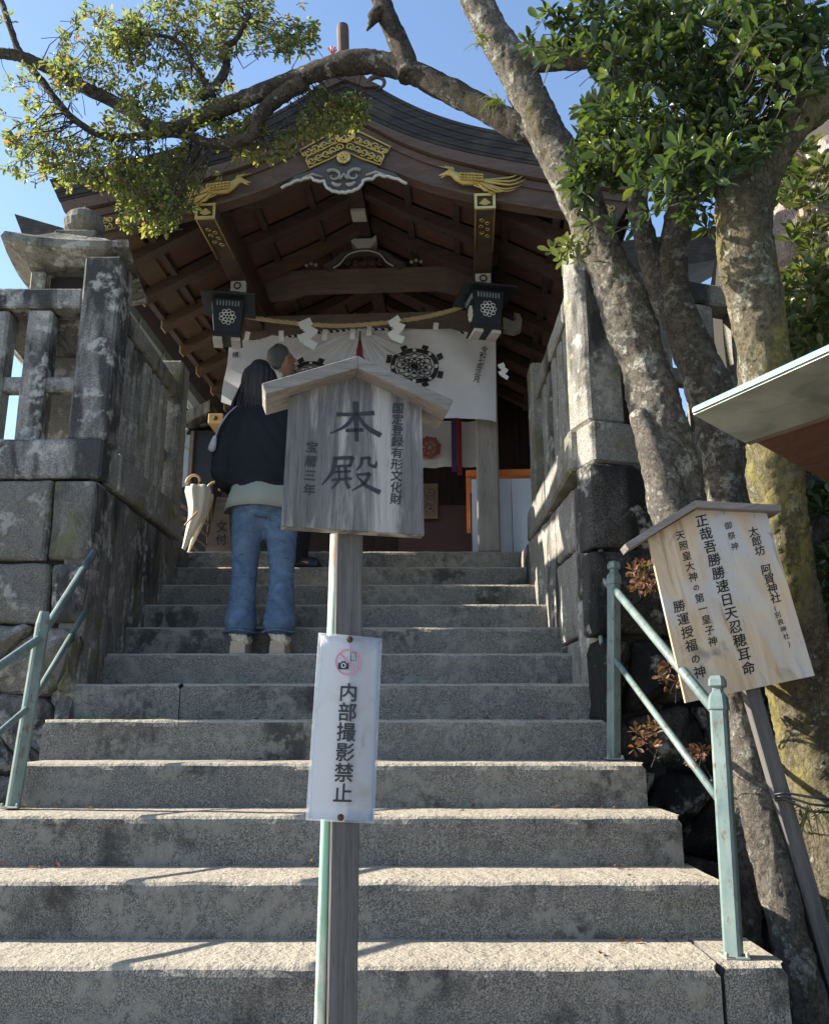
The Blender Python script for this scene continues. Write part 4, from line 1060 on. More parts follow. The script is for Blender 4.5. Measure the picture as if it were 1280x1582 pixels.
FB = -.04   # board front plane
b_ = NB(); prism(b_, [loc_on(MSi, *p, FB) for p in ((434, 812), (655, 826), (651, 628), (553, 578), (446, 614))], FB, FB+.045)
obj('board', b_, M_['oldwood'], sg, False)
bz = loc_on(MSi, 545, 560, FB)[1]
pk = loc_on(MSi, 553, 549, FB-.055); lft = loc_on(MSi, 404, 592, FB-.055); rgt = loc_on(MSi, 700, 618, FB-.055)
for e, nm in ((lft, 'roof_plank'), (rgt, 'roof_plank')):
    d = (Vector(e)-Vector(pk)); n_ = Vector((-d.y, d.x)).normalized(); n_ = n_ if n_.y < 0 else -n_
    n_ *= .028; q0 = (0., -.030)
    b_ = NB(); prism(b_, [pk, e, (e[0]+n_.x, e[1]+n_.y), (pk[0], pk[1]-.031)], FB-.055, FB+.085)
    bmesh.ops.bevel(b_, geom=b_.edges[:], offset=.0018, segments=1, affect='EDGES')
    obj(nm, b_, M_['oldwood_h'], sg, False)
b_ = NB(); box(b_, (-.031, .006, 0), (.031, .05, loc_on(MSi, 545, 640, 0)[1]), None, .003); obj('post', b_, M_['post'], sg, False)
# brush strokes, from the zoomed photograph (scale 4, origin 400,540)
def Z(x, y): return loc_on(MSi, 400+x/4, 540+y/4, FB)
def brush(name, L, m, Zf, y, k):
    b_ = NB()
    for pts, wd in L:
        sm = [(float(a), float(c)) for a, c in cat_rom([Zf(*p) for p in pts], 5)] if len(pts) > 2 else [Vector(Zf(*pts[0])).lerp(Vector(Zf(*pts[1])), t_/4) for t_ in range(5)]
        n = len(sm); ws = [np.interp(i/(n-1), np.linspace(0, 1, len(wd)), wd)*k for i in range(n)]
        stroke(b_, sm, ws, y)
    return obj(name, b_, m, sg, False)
kk = 1/4/665
brush('lettering', [([(478, 402), (590, 400), (712, 392)], (26, 20, 30)), ([(596, 322), (600, 450), (602, 568)], (38, 30, 24)), ([(588, 410), (530, 475), (440, 518)], (26, 22, 6)),
     ([(612, 410), (665, 480), (752, 532)], (18, 28, 34)), ([(535, 500), (645, 497)], (22, 24))], M_['ink'], Z, FB-.0006, kk)
brush('lettering', [([(458, 672), (580, 668)], (20, 24)), ([(578, 664), (562, 722)], (24, 18)), ([(470, 722), (566, 718)], (14, 16)), ([(472, 668), (450, 760), (388, 836)], (28, 24, 8)),
     ([(466, 758), (566, 752)], (13, 14)), ([(493, 728), (495, 802)], (15, 14)), ([(536, 726), (534, 802)], (15, 14)), ([(448, 806), (572, 798)], (15, 16)), ([(492, 812), (450, 860)], (18, 8)), ([(532, 810), (556, 858)], (12, 24)),
     ([(634, 668), (628, 712), (600, 748)], (20, 18, 8)), ([(634, 672), (684, 668)], (14, 18)), ([(682, 666), (680, 708), (716, 722), (726, 688)], (20, 18, 24, 5)),
     ([(598, 774), (684, 768)], (14, 20)), ([(684, 766), (650, 825), (572, 872)], (24, 20, 6)), ([(606, 784), (660, 840), (748, 884)], (10, 24, 30))], M_['ink'], Z, FB-.0006, kk)
def column_text(parent, Mi, s, p0, p1, size, m, yl, M=None, xs=1., bold=0., shear=0., sizes=None, rot=None):
    a = loc_on(Mi, *p0, yl); c = loc_on(Mi, *p1, yl); n = len(s)
    r_ = -math.atan2(a[0]-c[0], a[1]-c[1]) if rot is None else rot
    for i, ch in enumerate(s):
        t_ = i/(n-1) if n > 1 else 0
        if ch in ' ': continue
        sz = size*(sizes[i] if sizes else 1)
        text('lettering', ch, sz, m, parent, (lerp(a[0], c[0], t_), yl-.0008, lerp(a[1], c[1], t_)), -r_ if rot is None else rot, bold, xs, shear)
column_text(sg, MSi, '国定登録有形文化財', (614, 632), (611, 772), .0285, M_['ink'], FB, rot=R(1.5), bold=.0003, xs=1.02, shear=.05)
column_text(sg, MSi, '宝暦三年', (481, 692), (477, 758), .029, M_['ink'], FB, rot=R(1.5), bold=.0003, shear=.05)
# laminated notice on its post
nz = thing('laminated_notice', 'white laminated notice bolted to the sign post, reading 内部撮影禁止 under a no camera mark', 'notice', M=MS)
FN = -.004
pl = [loc_on(MSi, *p, FN) for p in ((472, 1268), (579, 1273), (591, 986), (492, 977))]; pc = [loc_on(MSi, *p, FN) for p in ((476, 1265), (576, 1269), (587, 990), (496, 981))]
def warp_sheet(name, quad, y, m, par, th=.0012):
    b_ = NB(); n = 14; A_ = []
    for i in range(n+1):
        for j in range(n+1):
            s, t_ = i/n, j/n; lo = Vector(quad[0]).lerp(Vector(quad[1]), s); hi = Vector(quad[3]).lerp(Vector(quad[2]), s); p = lo.lerp(hi, t_)
            A_.append(b_.verts.new((p.x, y+.0035*math.sin(s*PI*2+t_*3)*abs(s-.45)*1.2+.004*(s-.45)**2*6, p.y)))
    for i in range(n):
        for j in range(n): b_.faces.new([A_[i*(n+1)+j], A_[(i+1)*(n+1)+j], A_[(i+1)*(n+1)+j+1], A_[i*(n+1)+j+1]])
    bmesh.ops.solidify(b_, geom=b_.faces[:], thickness=th); return obj(name, b_, m, par, False, smooth=True)
warp_sheet('film_border', pl, FN+.0016, M_['film'], nz); warp_sheet('sheet', pc, FN, M_['laminate'], nz)
FT = FN-.0035
column_text(nz, MSi, '内部撮影禁止', (538, 1072), (529, 1228), .0425, M_['slate'], FT, bold=.0007, xs=1.02)
cc = Vector(loc_on(MSi, 538, 1023, FT)); b_ = NB()
tube(b_, [(cc.x+.0275*math.cos(a), FT, cc.y+.0275*math.sin(a)) for a in [k*PI/20 for k in range(41)]], .0022, 6, cap=False, nrm=Vector((0, 1, 0)), flat=.2)
tube(b_, [(cc.x-.0195, FT, cc.y+.0195), (cc.x+.0195, FT, cc.y-.0195)], .0022, 6, nrm=Vector((0, 1, 0)), flat=.2)
obj('prohibition_ring', b_, M_['pink'], nz, False)
b_ = NB(); x, z = cc.x-.011, cc.y-.008
prism(b_, [(x-.012, z-.008), (x+.012, z-.008), (x+.012, z+.005), (x+.006, z+.006), (x+.004, z+.010), (x-.004, z+.010), (x-.006, z+.006), (x-.012, z+.006)], FT-.001, FT); obj('camera_pictogram', b_, M_['slate'], nz, False)
b_ = NB(); tube(b_, [(x+.0045*math.cos(a), FT-.0016, z+.0005+.0045*math.sin(a)) for a in [k*PI/8 for k in range(17)]], .0011, 5, cap=False); obj('camera_lens', b_, M_['laminate'], nz, False)
b_ = NB(); x, z = cc.x+.011, cc.y+.012
tube(b_, [(x-.006, FT-.0006, z-.009), (x+.006, FT-.0006, z-.009), (x+.006, FT-.0006, z+.009), (x-.006, FT-.0006, z+.009), (x-.006, FT-.0006, z-.009)], .0008, 4); obj('phone_pictogram', b_, M_['slate'], nz, False)
for p in ((540, 988), (526, 1263)):
    q = loc_on(MSi, *p, FT); b_ = NB(); lathe(b_, [(.0075, 0), (.007, .003), (.003, .005)], (0, 0, 0), 10, Matrix.Translation((q[0], FT-.0005, q[1])) @ Matrix.Rotation(PI/2, 4, 'X')); obj('bolt', b_, M_['rust'], nz, False)
# painted pipe behind the post
b_ = NB(); pa = P(518, 826, 2.02); pb = P(494, 1580, 2.02); d = pb-pa; pb = pa+d*((STEP_Z(-1)-pa.z)/d.z)
tube(b_, [pa, pa.lerp(pb, .5), pb], .0125, 12); tag(obj('painted_pipe', b_, M_['pipe'], smooth=True), 'weathered pale green and red pipe standing against the left side of the wooden sign post', 'pipe')

# ------------------------------------------------------------------ tilted plank sign on the right
RYs = 2.95
MT = sign_frame(P(1165, 1075, RYs), P(1275, 1460, RYs), .55, R(-4)); MTi = MT.inverted()
s2 = thing('plank_sign', 'tilted pale plank signboard with brush writing, tied to a trunk right of the steps', 'sign', M=MT)
FB2 = -.02
b_ = NB(); prism(b_, [loc_on(MTi, *p, FB2) for p in ((1059, 1086), (1258, 1044), (1182, 787), (1077, 786), (1001, 832))], FB2, FB2+.02); obj('board', b_, M_['ply'], s2, False)
pk = loc_on(MTi, 1073, 773, FB2-.04)
for e in ((965, 840), (1206, 780)):
    e = loc_on(MTi, *e, FB2-.04); d = Vector(e)-Vector(pk); n_ = Vector((-d.y, d.x)).normalized(); o_ = Vector(loc_on(MTi, 1110, 900, FB2-.04))-Vector(pk); n_ = n_ if n_.dot(o_) > 0 else -n_
    n_ *= .022; b_ = NB(); dn = o_.normalized()*.024
    prism(b_, [pk, e, (e[0]+n_.x, e[1]+n_.y), (pk[0]+dn.x, pk[1]+dn.y)], FB2-.04, FB2+.07); obj('roof_plank', b_, M_['oldwood_h'], s2, False)
zt = loc_on(MTi, 1120, 900, 0)[1]
b_ = NB(); box(b_, (-.026, .002, 0), (.026, .05, zt), None, .003); obj('post', b_, M_['post'], s2, False)
def col2(s, p0, p1, size, bold=.0003, sizes=None): column_text(s2, MTi, s, p0, p1, size, M_['inkblack'], FB2, bold=bold, sizes=sizes, shear=.12)
col2('太郎坊 阿賀神社', (1163, 823), (1197, 925), .036); col2('(別表神社)', (1196, 940), (1218, 995), .022, 0)
s2k = [o for o in s2.children][-5:]
col2('御祭神', (1124, 813), (1134, 845), .028, 0)
col2('正哉吾勝勝速日天忍穂耳命', (1083, 806), (1155, 1034), .045, .0006)
col2('天照皇大神の第一皇子神', (1050, 828), (1100, 992), .033, .0002, sizes=[1, 1, 1, 1, 1, .7, 1, 1, 1, 1, 1])
col2('勝運授福の神', (1048, 938), (1080, 1040), .042, .0004, sizes=[1, 1, 1, 1, .75, 1])
b_ = NB()
for k in range(3):
    q = P(1212, 1225+5*k, RYs-.03); e = P(1290, 1238+9*k, 2.85); tube(b_, [P(1196, 1228+4*k, RYs-.02), q, q.lerp(e, .5)+Vector((0, 0, -.008*k)), e], .004, 5)
tag(obj('binding_wire', b_, M_['black'], smooth=True), 'dark wire binding the leaning sign post to the mossy trunk', 'wire')

# ------------------------------------------------------------------ small roof corner, near right
kr = thing('kiosk_roof', 'corner of a small metal edged roof poking in from the right', 'roof', (2.4, 2.1, 0))
def quadslab(name, pts, th, m, par):
    b_ = NB(); n_ = (pts[1]-pts[0]).cross(pts[2]-pts[0]).normalized(); n_ = n_ if n_.z > 0 else -n_
    A_ = [b_.verts.new(p) for p in pts]; B_ = [b_.verts.new(p+n_*th) for p in pts]
    b_.faces.new(A_); b_.faces.new(B_[::-1]); k = len(pts)
    for i in range(k): b_.faces.new([A_[i], A_[(i+1) % k], B_[(i+1) % k], B_[i]])
    return obj(name, b_, m, par)
def PZ(px, py, z):
    r = ray(px, py); return CAM + r*((z-CAM.z)/r.z)
K1 = P(1071, 641, 2.0); kz = K1.z; K2 = PZ(1300, 538, kz); W1 = PZ(1150, 684, kz); W2 = PZ(1300, 634, kz)
K2 = K1+(K2-K1)*1.5; kd = (W1-K1).normalized(); W2e = W1+(W2-W1)*1.5; far = Vector((1.6, .5, 0))
dz = Vector((0, 0, 1))
quadslab('metal_soffit', [K1, K2, W2e, W1], .004, M_['tin'], kr)
quadslab('copper_edge', [K1+dz*.0045-kd*.006, K2+dz*.0045-kd*.006, K2+dz*.0045+kd*.02, K1+dz*.0045+kd*.02], .010, M_['copper'], kr)
quadslab('copper_sheet', [K1+dz*.016, K2+dz*.016, K2+far+dz*.5, K1+far+dz*.5], .004, M_['copper'], kr)
quadslab('verge_board', [W1+dz*.001+kd*.002, W1+dz*.001+kd*.03, W2e+kd*.03+dz*.001, W2e+kd*.002+dz*.001], .02, M_['beam'], kr)
for k in range(12):
    o_ = kd*(.034+.062*k); quadslab('soffit_plank', [W1+o_+dz*.02, W2e+o_+dz*.02, W2e+o_+kd*.06+dz*.02, W1+o_+kd*.06+dz*.02], .012, M_['redwood'], kr)

# ------------------------------------------------------------------ left of the woman: wayside roof, panel, umbrellas
nb = thing('notice_shelter', 'dark notice shelter with a small curved pale roof edge beside the left fence end', 'shelter', (-1.7, 6.6, TZ))
b_ = NB(); a = P(262, 640, 6.3); c = P(326, 624, 6.3)
prism(b_, [(a.x-.3, a.z+.02), (a.x, a.z+.0), ((a.x+c.x)/2, a.z+.015), (c.x, c.z+.015), (c.x+.005, c.z-.075), ((a.x+c.x)/2, a.z-.075), (a.x, a.z-.09), (a.x-.3, a.z-.08)], 6.25, 6.75); obj('roof_edge', b_, M_['lantern'], nb)
a = P(255, 665, 6.4); c = P(330, 665, 6.4); b_ = NB(); box(b_, (a.x-.3, 6.4, TZ), (c.x+.02, 6.7, a.z)); obj('cabinet', b_, M_['black'], nb)
a = P(262, 672, 6.38); c = P(289, 752, 6.38); b_ = NB(); box(b_, (a.x-.1, 6.375, c.z), (c.x, 6.395, a.z)); obj('frosted_panel', b_, M_['greyglass'], nb)
b_ = NB(); box(b_, (c.x+.005, 6.365, c.z), (c.x+.028, 6.398, a.z+.03)); obj('panel_frame', b_, M_['beam'], nb)
b_ = NB(); a = P(262, 738, 6.0); tube(b_, [P(x, y, 6.0) for x, y in ((262, 738), (268, 725), (284, 680), (286, 668), (290, 662))], .012, 6)
tube(b_, [P(x, y, 6.0) for x, y in ((276, 702), (284, 690), (292, 696))], .010, 6); tube(b_, [P(x, y, 6.0) for x, y in ((262, 738), (266, 745), (272, 741))], .008, 6)
tag(obj('latch_rod', b_, M_['tin'], nb and None, smooth=True), 'thin metal latch rod with a hook in front of the frosted grey panel', 'rod')
# umbrellas
def umbrella(label, pts, w0, handle, hk=True, gp=None):
    t = thing('umbrella', label, 'umbrella', tuple(pts[-1]), 'closed umbrellas in the rack')
    n = 12; b_ = NB(); A_ = [Vector(p) for p in cat_rom(pts, 5)]; L = len(A_); d = (A_[-1]-A_[0]).normalized()
    nrm = Vector((0, 1, 0))
    def fn(co, dd, t_): return co + dd*.020*math.sin(math.atan2(dd.y, dd.x)*6)*(1-t_)**1.5
    tube(b_, A_, [max(.006, w0*.85*(1-i/(L-1))**1.05) if i else w0*.7 for i in range(L)], 24, fn=fn); obj('canopy', b_, M_['umb'], t, smooth=True)
    b_ = NB(); s = A_[0]; up_ = -d; tube(b_, [s, s+up_*.03], .006, 6); cpt = s+up_*.03+Vector((handle*.04, 0, 0))
    sd = Vector((handle, 0, 0)); c0 = s+up_*.04
    tube(b_, [c0+up_*(.045*math.sin(a))+sd*(.045-.045*math.cos(a)) for a in [k*PI*1.15/10 for k in range(11)]], .010, 8); obj('handle', b_, M_['cane'], t, smooth=True)
    b_ = NB(); tube(b_, [s-up_*.30+Vector((0, -w0*.8, 0)), s-up_*.26+Vector((.03, -w0*.9, 0)), s-up_*.2+Vector((.06, -w0*.7, 0))], .006, 5); obj('strap', b_, M_['cane'], t)
umbrella('cream closed umbrella with curled cane handle beside the woman\'s left arm', [P(306, 752, 5.85), P(305, 790, 5.85), P(292, 826, 5.85), P(276, 868, 5.85)], .098, -1)
umbrella('second cream umbrella behind, its brown handle hooked to the right', [P(318, 762, 5.95), P(312, 795, 5.95), P(300, 830, 5.95), P(284, 870, 5.95)], .055, 1)
ur = thing('umbrella_rack', 'dark slatted umbrella rack at the left end of the top step', 'rack', (-1.55, 6.0, TZ))
for k in range(4):
    b_ = NB(); a = P(250, 760+16*k, 6.05); c = P(325, 812+18*k, 6.05); tube(b_, [a, c], .014, 5); obj('rail', b_, M_['darkwood'], ur)
for x in (262, 300, 326):
    b_ = NB(); a = P(x, 770, 6.08); tube(b_, [Vector((a.x, 6.08, TZ)), a], .016, 5); obj('upright', b_, M_['darkwood'], ur)
ds = thing('dark_wooden_sign', 'dark upright wooden sign with faint ink writing, on the floor left of the woman', 'sign', tuple(P(335, 850, 5.9)))
a = P(318, 856, 5.9); c = P(352, 856, 5.9); b_ = NB(); prism(b_, [(a.x, a.z), (c.x+.03, c.z), (P(352, 770, 5.9).x, P(352, 770, 5.9).z), (P(336, 768, 5.9).x, P(336, 768, 5.9).z)], 5.88, 5.92); obj('board', b_, M_['beam'], ds)
for i, ch in enumerate('文付'): q = P(342, 815+20*i, 5.87); text('lettering', ch, .085, M_['inkblack'], ds, q, R(-6), M=Matrix.Identity(4))
bc = thing('bracket_lamp', 'yellowish wooden bracket with round bolt on the shrine post left of the woman', 'bracket', tuple(P(330, 645, 6.2)))
a = P(322, 655, 6.2); c = P(345, 640, 6.2); b_ = NB(); box(b_, (a.x, 6.18, a.z), (c.x, 6.5, c.z), None, .004); obj('block', b_, M_['rafterend'], bc)
b_ = NB(); lathe(b_, [(.018, 0), (.018, .006), (.008, .01)], (0, 0, 0), 12, Matrix.Translation(((a.x+c.x)/2, 6.18, (a.z+c.z)/2)) @ Matrix.Rotation(PI/2, 4, 'X')); obj('bolt', b_, M_['rust'], bc)

# ------------------------------------------------------------------ people
def chain(bm, pts, rads, n=14, nrm=None):
    """closed tapered limb with rounded ends; rads entries r or (rx, ry)"""
    P0, Pn = Vector(pts[0]), Vector(pts[-1]); A_ = [Vector(p) for p in pts]
    g = lambda r_: r_ if isinstance(r_, tuple) else (r_, r_)
    rs = [g(r_) for r_ in rads]
    sm = cat_rom([(*p, *r_) for p, r_ in zip(A_, rs)], 5)
    d0 = (A_[0]-A_[1]).normalized(); dn = (A_[-1]-A_[-2]).normalized()
    PP = [Vector(s[:3]) for s in sm]; RR = [(float(s[3]), float(s[4])) for s in sm]
    r0, rn = min(RR[0]), min(RR[-1])
    PP = [PP[0]+d0*r0*.75, PP[0]+d0*r0*.5]+PP+[PP[-1]+dn*rn*.5, PP[-1]+dn*rn*.75]
    RR = [(RR[0][0]*.35, RR[0][1]*.35), (RR[0][0]*.8, RR[0][1]*.8)]+RR+[(RR[-1][0]*.8, RR[-1][1]*.8), (RR[-1][0]*.35, RR[-1][1]*.35)]
    tube(bm, PP, RR, n, nrm=nrm or Vector((.02, 1, 0)))
def head(bm, c, s=1, face=Vector((0, 1, 0))):
    """skull, jaw, nose, ears, facing 'face'"""
    Mh = Matrix.Translation(c) @ Matrix.Rotation(math.atan2(face.y, face.x)-PI/2, 4, 'Z')
    H = lambda x, y, z: Mh @ Vector((x*s, y*s, z*s)); nr = Mh.to_3x3() @ Vector((0, 1, 0))
    chain(bm, [H(0, -.01, .085), H(0, -.012, .05), H(0, -.008, .0), H(0, .012, -.05), H(0, .045, -.095)], [(.045*s, .055*s), (.070*s, .088*s), (.074*s, .094*s), (.062*s, .074*s), (.030*s, .028*s)], 18, nr)
    chain(bm, [H(0, .085, .012), H(0, .104, -.018), H(0, .094, -.03)], [.008*s, .013*s, .010*s], 8)       # nose
    for sx in (-1, 1):
        chain(bm, [H(sx*.076, -.005, .018), H(sx*.084, -.012, .0), H(sx*.074, .0, -.028)], [.010*s, .013*s, .008*s], 8)   # ears
        chain(bm, [H(sx*.032, .088, .018), H(sx*.045, .080, .016)], [.010*s, .008*s], 8)   # brow
    chain(bm, [H(-.018, .080, -.058), H(0, .088, -.056), H(.018, .080, -.058)], [.006*s, .009*s, .006*s], 8)   # lips
    return Mh
def hand(bm, wr, d, side, s=1, pal=Vector((0, 0, 1))):
    """palm, four fingers and thumb from the wrist along d"""
    d = d.normalized(); x = d.cross(pal).normalized(); up_ = x.cross(d)
    q = lambda a, b_, c: wr+d*a*s+x*b_*s+up_*c*s
    chain(bm, [q(-.01, 0, 0), q(.035, 0, 0), q(.075, 0, .002)], [(.022*s, .016*s), (.036*s, .014*s), (.036*s, .012*s)], 12, up_)
    for k, L in enumerate((.062, .072, .068, .052)):
        o_ = -.028+.019*k
        chain(bm, [q(.07, o_, 0), q(.07+L*.45, o_*1.05, -.010), q(.07+L*.8, o_*1.05, -.028), q(.07+L*.95, o_, -.045)], [.009*s, .0085*s, .008*s, .006*s], 8)
    chain(bm, [q(.01, side*.02, -.005), q(.035, side*.045, -.014), q(.06, side*.055, -.028)], [.012*s, .010*s, .008*s], 8)
# --- woman
WX = P(400, 1005, 4.46); W0 = Vector((WX.x, 4.47, STEP_Z(7)+.001))
Wp = lambda x, y, z: W0+Vector((x, y, z))
wo = thing('person', 'long haired woman in black sweater and blue jeans seen from behind, standing on the steps', 'person', tuple(W0))
FLx, FRx = -.100, .098
bd = NB()
hc = Wp(-.062, .03, 1.475)
head(bd, hc, .98, Vector((.35, 1, 0)))
chain(bd, [Wp(-.03, .015, 1.42), Wp(-.02, .0, 1.30)], [.052, .058], 12)
chain(bd, [Wp(-.015, 0, 1.30), Wp(-.01, 0, 1.15), Wp(0, 0, 1.0), Wp(0, .0, .86), Wp(0, 0, .78)], [(.15, .08), (.15, .10), (.125, .09), (.155, .11), (.14, .10)], 18)
for sx, fx in ((-1, FLx), (1, FRx)):
    chain(bd, [Wp(sx*.085, 0, .80), Wp(sx*.085, .01, .62), Wp(sx*.09+.0, .015, .44), Wp(fx, .0, .27), Wp(fx, -.005, .07)], [(.078, .088), (.070, .075), (.052, .055), (.050, .055), (.034, .038)], 14)
    chain(bd, [Wp(fx, -.02, .055), Wp(fx, .05, .045), Wp(fx, .14, .03)], [(.03, .035), (.036, .025), (.034, .018)], 12)
    sh = Wp(sx*.165-.01, 0, 1.265); el = Wp(sx*.245, -.01, 1.00); wr = Wp(sx*.17, .17, .93)
    chain(bd, [sh, sh.lerp(el, .5), el, el.lerp(wr, .5), wr], [.050, .044, .036, .032, .024], 12)
    hand(bd, wr, Vector((-sx*.45, 1, .15)), -sx, .95)
remesh('body', bd, M_['skin'], wo, .0075, 2)
# jeans
jn = NB()
chain(jn, [Wp(0, .0, .90), Wp(0, -.005, .83), Wp(0, -.012, .76), Wp(0, 0, .72)], [(.150, .105), (.172, .122), (.168, .125), (.10, .09)], 24)
for sx, fx in ((-1, FLx), (1, FRx)):
    chain(jn, [Wp(sx*.082, -.008, .78), Wp(sx*.088, -.002, .66), Wp(sx*.093, .006, .54), Wp(sx*.096, .012, .45), Wp(fx*1.0, .004, .34), Wp(fx, -.004, .235), Wp(fx, -.01, .17), Wp(fx, -.012, .150)],
          [(.090, .105), (.086, .094), (.076, .080), (.068, .070), (.068, .072), (.074, .086), (.084, .098), (.086, .102)], 22)
def jfold(co, n):
    z = co.z-W0.z; k = math.sin(z*62+co.x*18+3*noise.noise(co*6))
    a = .0045*math.exp(-((z-.44)/.12)**2)+.0035*math.exp(-((z-.2)/.08)**2)+.004*math.exp(-((z-.70)/.08)**2)+.0005; k = -(1-abs(k))**2*1.4
    cr = -.010*math.exp(-((co.x-W0.x)/.012)**2)*(1 if z > .72 and co.y < W0.y else 0)
    return co+n*(a*k+.003*noise.noise(co*9)+cr)
remesh('jeans', jn, M_['denim'], wo, .0085, 5, jfold)
for sx, fx in ((-1, FLx), (1, FRx)):   # frayed hem
    h_ = NB(); tube(h_, [Wp(fx+.085*math.cos(a), -.012+.100*math.sin(a), .112+.004*math.sin(3*a)) for a in [k*2*PI/28 for k in range(29)]], .0055, 6, cap=False); obj('jeans_hem', h_, M_['denim'], wo, smooth=True)
for sx, z, dy in ((-1, .675, 0), (1, .675, 0)):
    h_ = NB(); c = Wp(sx*.085, -.122, z)
    tube(h_, [c+Vector((dx, .012*abs(dx)*8, dz)) for dx, dz in ((-.05, .055), (-.048, -.03), (0, -.055), (.048, -.03), (.05, .055), (-.05, .055))], .002, 4); obj('back_pocket', h_, M_['denim'], wo)
# shirt hem
sh_ = NB()
def ringcloth(levels, n=40, fold=.006, ff=9, thick=.006):
    b_ = NB(); rings = []
    for (cx, cy, z, rx, ry) in levels:
        ring = []
        for k in range(n):
            a = 2*PI*k/n; f_ = 1+fold/rx*math.sin(a*ff+z*8)
            ring.append(b_.verts.new(Wp(cx+rx*f_*math.cos(a), cy+ry*f_*math.sin(a), z+.006*math.sin(a*3+1))))
        rings.append(ring)
    for i in range(len(rings)-1):
        for k in range(n): b_.faces.new([rings[i][k], rings[i][(k+1) % n], rings[i+1][(k+1) % n], rings[i+1][k]])
    bmesh.ops.solidify(b_, geom=b_.faces[:], thickness=thick); return b_
obj('shirt', ringcloth([(0, 0, 1.0, .14, .10), (0, 0, .93, .155, .112), (-.002, 0, .875, .182, .136), (-.004, -.002, .80, .206, .153), (-.006, -.004, .745, .212, .158)], fold=.005, ff=7), M_['shirt'], wo, smooth=True)
# sweater: torso and sleeves joined in one knitted surface
sw = NB()
chain(sw, [Wp(-.02, .01, 1.345), Wp(-.015, 0, 1.29), Wp(-.01, -.005, 1.20), Wp(-.005, -.005, 1.08), Wp(0, -.005, .97), Wp(0, 0, .905), Wp(0, 0, .885)], [(.075, .065), (.165, .095), (.192, .125), (.200, .140), (.204, .147), (.204, .151), (.200, .150)], 28)
for sx in (-1, 1):
    sh = Wp(sx*.150-.01, 0, 1.268); el = Wp(sx*.224, -.02, .985); wr = Wp(sx*.19, .15, .915)
    chain(sw, [sh, sh.lerp(el, .45)+Vector((sx*.012, 0, 0)), el+Vector((sx*.0, 0, -.02)), el.lerp(wr, .55)+Vector((0, 0, -.025)), wr], [(.080, .085), (.078, .085), (.072, .085), (.062, .07), (.042, .045)], 18)
chain(sw, [Wp(-.05, .0, 1.345), Wp(-.02, -.012, 1.35), Wp(.02, 0, 1.345)], [.05, .055, .05], 12)
def sfold(co, n):
    z = co.z-W0.z; k = noise.noise(Vector((co.x*4+9, co.y*4, co.z*4)))
    fold = (1-abs(math.sin(z*21+co.x*(16 if z > 1.0 else 7)+5*k)))**3*(1.0 if z < 1.2 else .5)
    rib = .0012*math.sin(math.atan2(co.y-W0.y, co.x-W0.x)*90) if z < .925 else 0
    return co+n*(.012*noise.noise(Vector((co.x*5, co.y*5, co.z*9)))-.010*fold+rib)
remesh('sweater', sw, M_['sweater'], wo, .0095, 5, sfold)
# hair
hr = NB()
chain(hr, [hc+Vector((0, -.012, .085)), hc+Vector((0, -.022, .04)), hc+Vector((0, -.035, -.03)), hc+Vector((-.005, -.045, -.11)), hc+Vector((-.012, -.05, -.18)), hc+Vector((-.02, -.05, -.225))],
      [(.062, .072), (.093, .102), (.099, .095), (.098, .072), (.094, .056), (.075, .040)], 26)
def hfn(co, n): return co+n*(.0022*math.sin(math.atan2(co.y-hc.y, co.x-hc.x)*26+5*noise.noise(co*6))*(1 if co.z < hc.z+.07 else .3))
ho = remesh('hair', hr, M_['hair'], wo, .006, 3, hfn)
for k in range(46):
    a = PI+PI*k/45; s0 = hc+Vector((.095*math.cos(a), -.02+.075*math.sin(a), .0)); h_ = NB()
    e_ = s0+Vector((random.uniform(-.05, .02)-.02*(k < 8), random.uniform(-.02, .01), -.24-random.uniform(0, .06)))
    tube(h_, [s0, s0.lerp(e_, .5)+Vector((.012*math.cos(a), .012*math.sin(a), 0)), e_], [.005, .007, .001], 5); obj('hair_strand', h_, M_['hair'], wo, smooth=True)
# shoes
for fx in (FLx, FRx):
    h_ = NB(); pts = [(-.038, -.058), (.038, -.058), (.044, 0), (.046, .08), (.042, .14), (0, .175), (-.042, .14), (-.046, .08), (-.044, 0)]
    sc_ = [(1, 0), (1, .02), (.98, .022), (.98, .042), (.93, .044), (.93, .066)]
    rg = [[h_.verts.new(Wp(fx+x*s, y*s-.005, z)) for x, y in pts] for s, z in sc_]
    for i in range(len(rg)-1):
        for k in range(9): h_.faces.new([rg[i][k], rg[i][(k+1) % 9], rg[i+1][(k+1) % 9], rg[i+1][k]])
    h_.faces.new(rg[0][::-1]); h_.faces.new(rg[-1]); so_ = obj('shoe', h_, M_['sole'], wo)
    h_ = NB(); chain(h_, [Wp(fx, -.040, .090), Wp(fx, .04, .088), Wp(fx, .11, .08)], [(.064, .034), (.056, .03), (.04, .022)], 14)
    fu = remesh('fur_trim', h_, M_['fur'], so_, .006, 1, lambda co, n: co+n*.007*noise.noise(co*90)+n*.004*noise.noise(co*200))
# shoulder strap with tassel
h_ = NB(); st_pts = [Wp(-.09, .02, 1.36), Wp(-.15, -.035, 1.335), Wp(-.20, -.085, 1.27), Wp(-.24, -.105, 1.19), Wp(-.262, -.11, 1.12)]
tube(h_, [Vector(p) for p in cat_rom(st_pts, 4)], .008, 6, flat=.5); obj('bag_strap', h_, plain('patterned_strap', (.42, .40, .42), .8, var=.6, bump=.6, bs=200), wo)
h_ = NB(); chain(h_, [Wp(-.262, -.11, 1.125), Wp(-.268, -.11, 1.09), Wp(-.275, -.11, 1.06)], [.010, .017, .02], 10); obj('strap_tassel', h_, bpy.data.materials['patterned_strap'], wo, smooth=True)

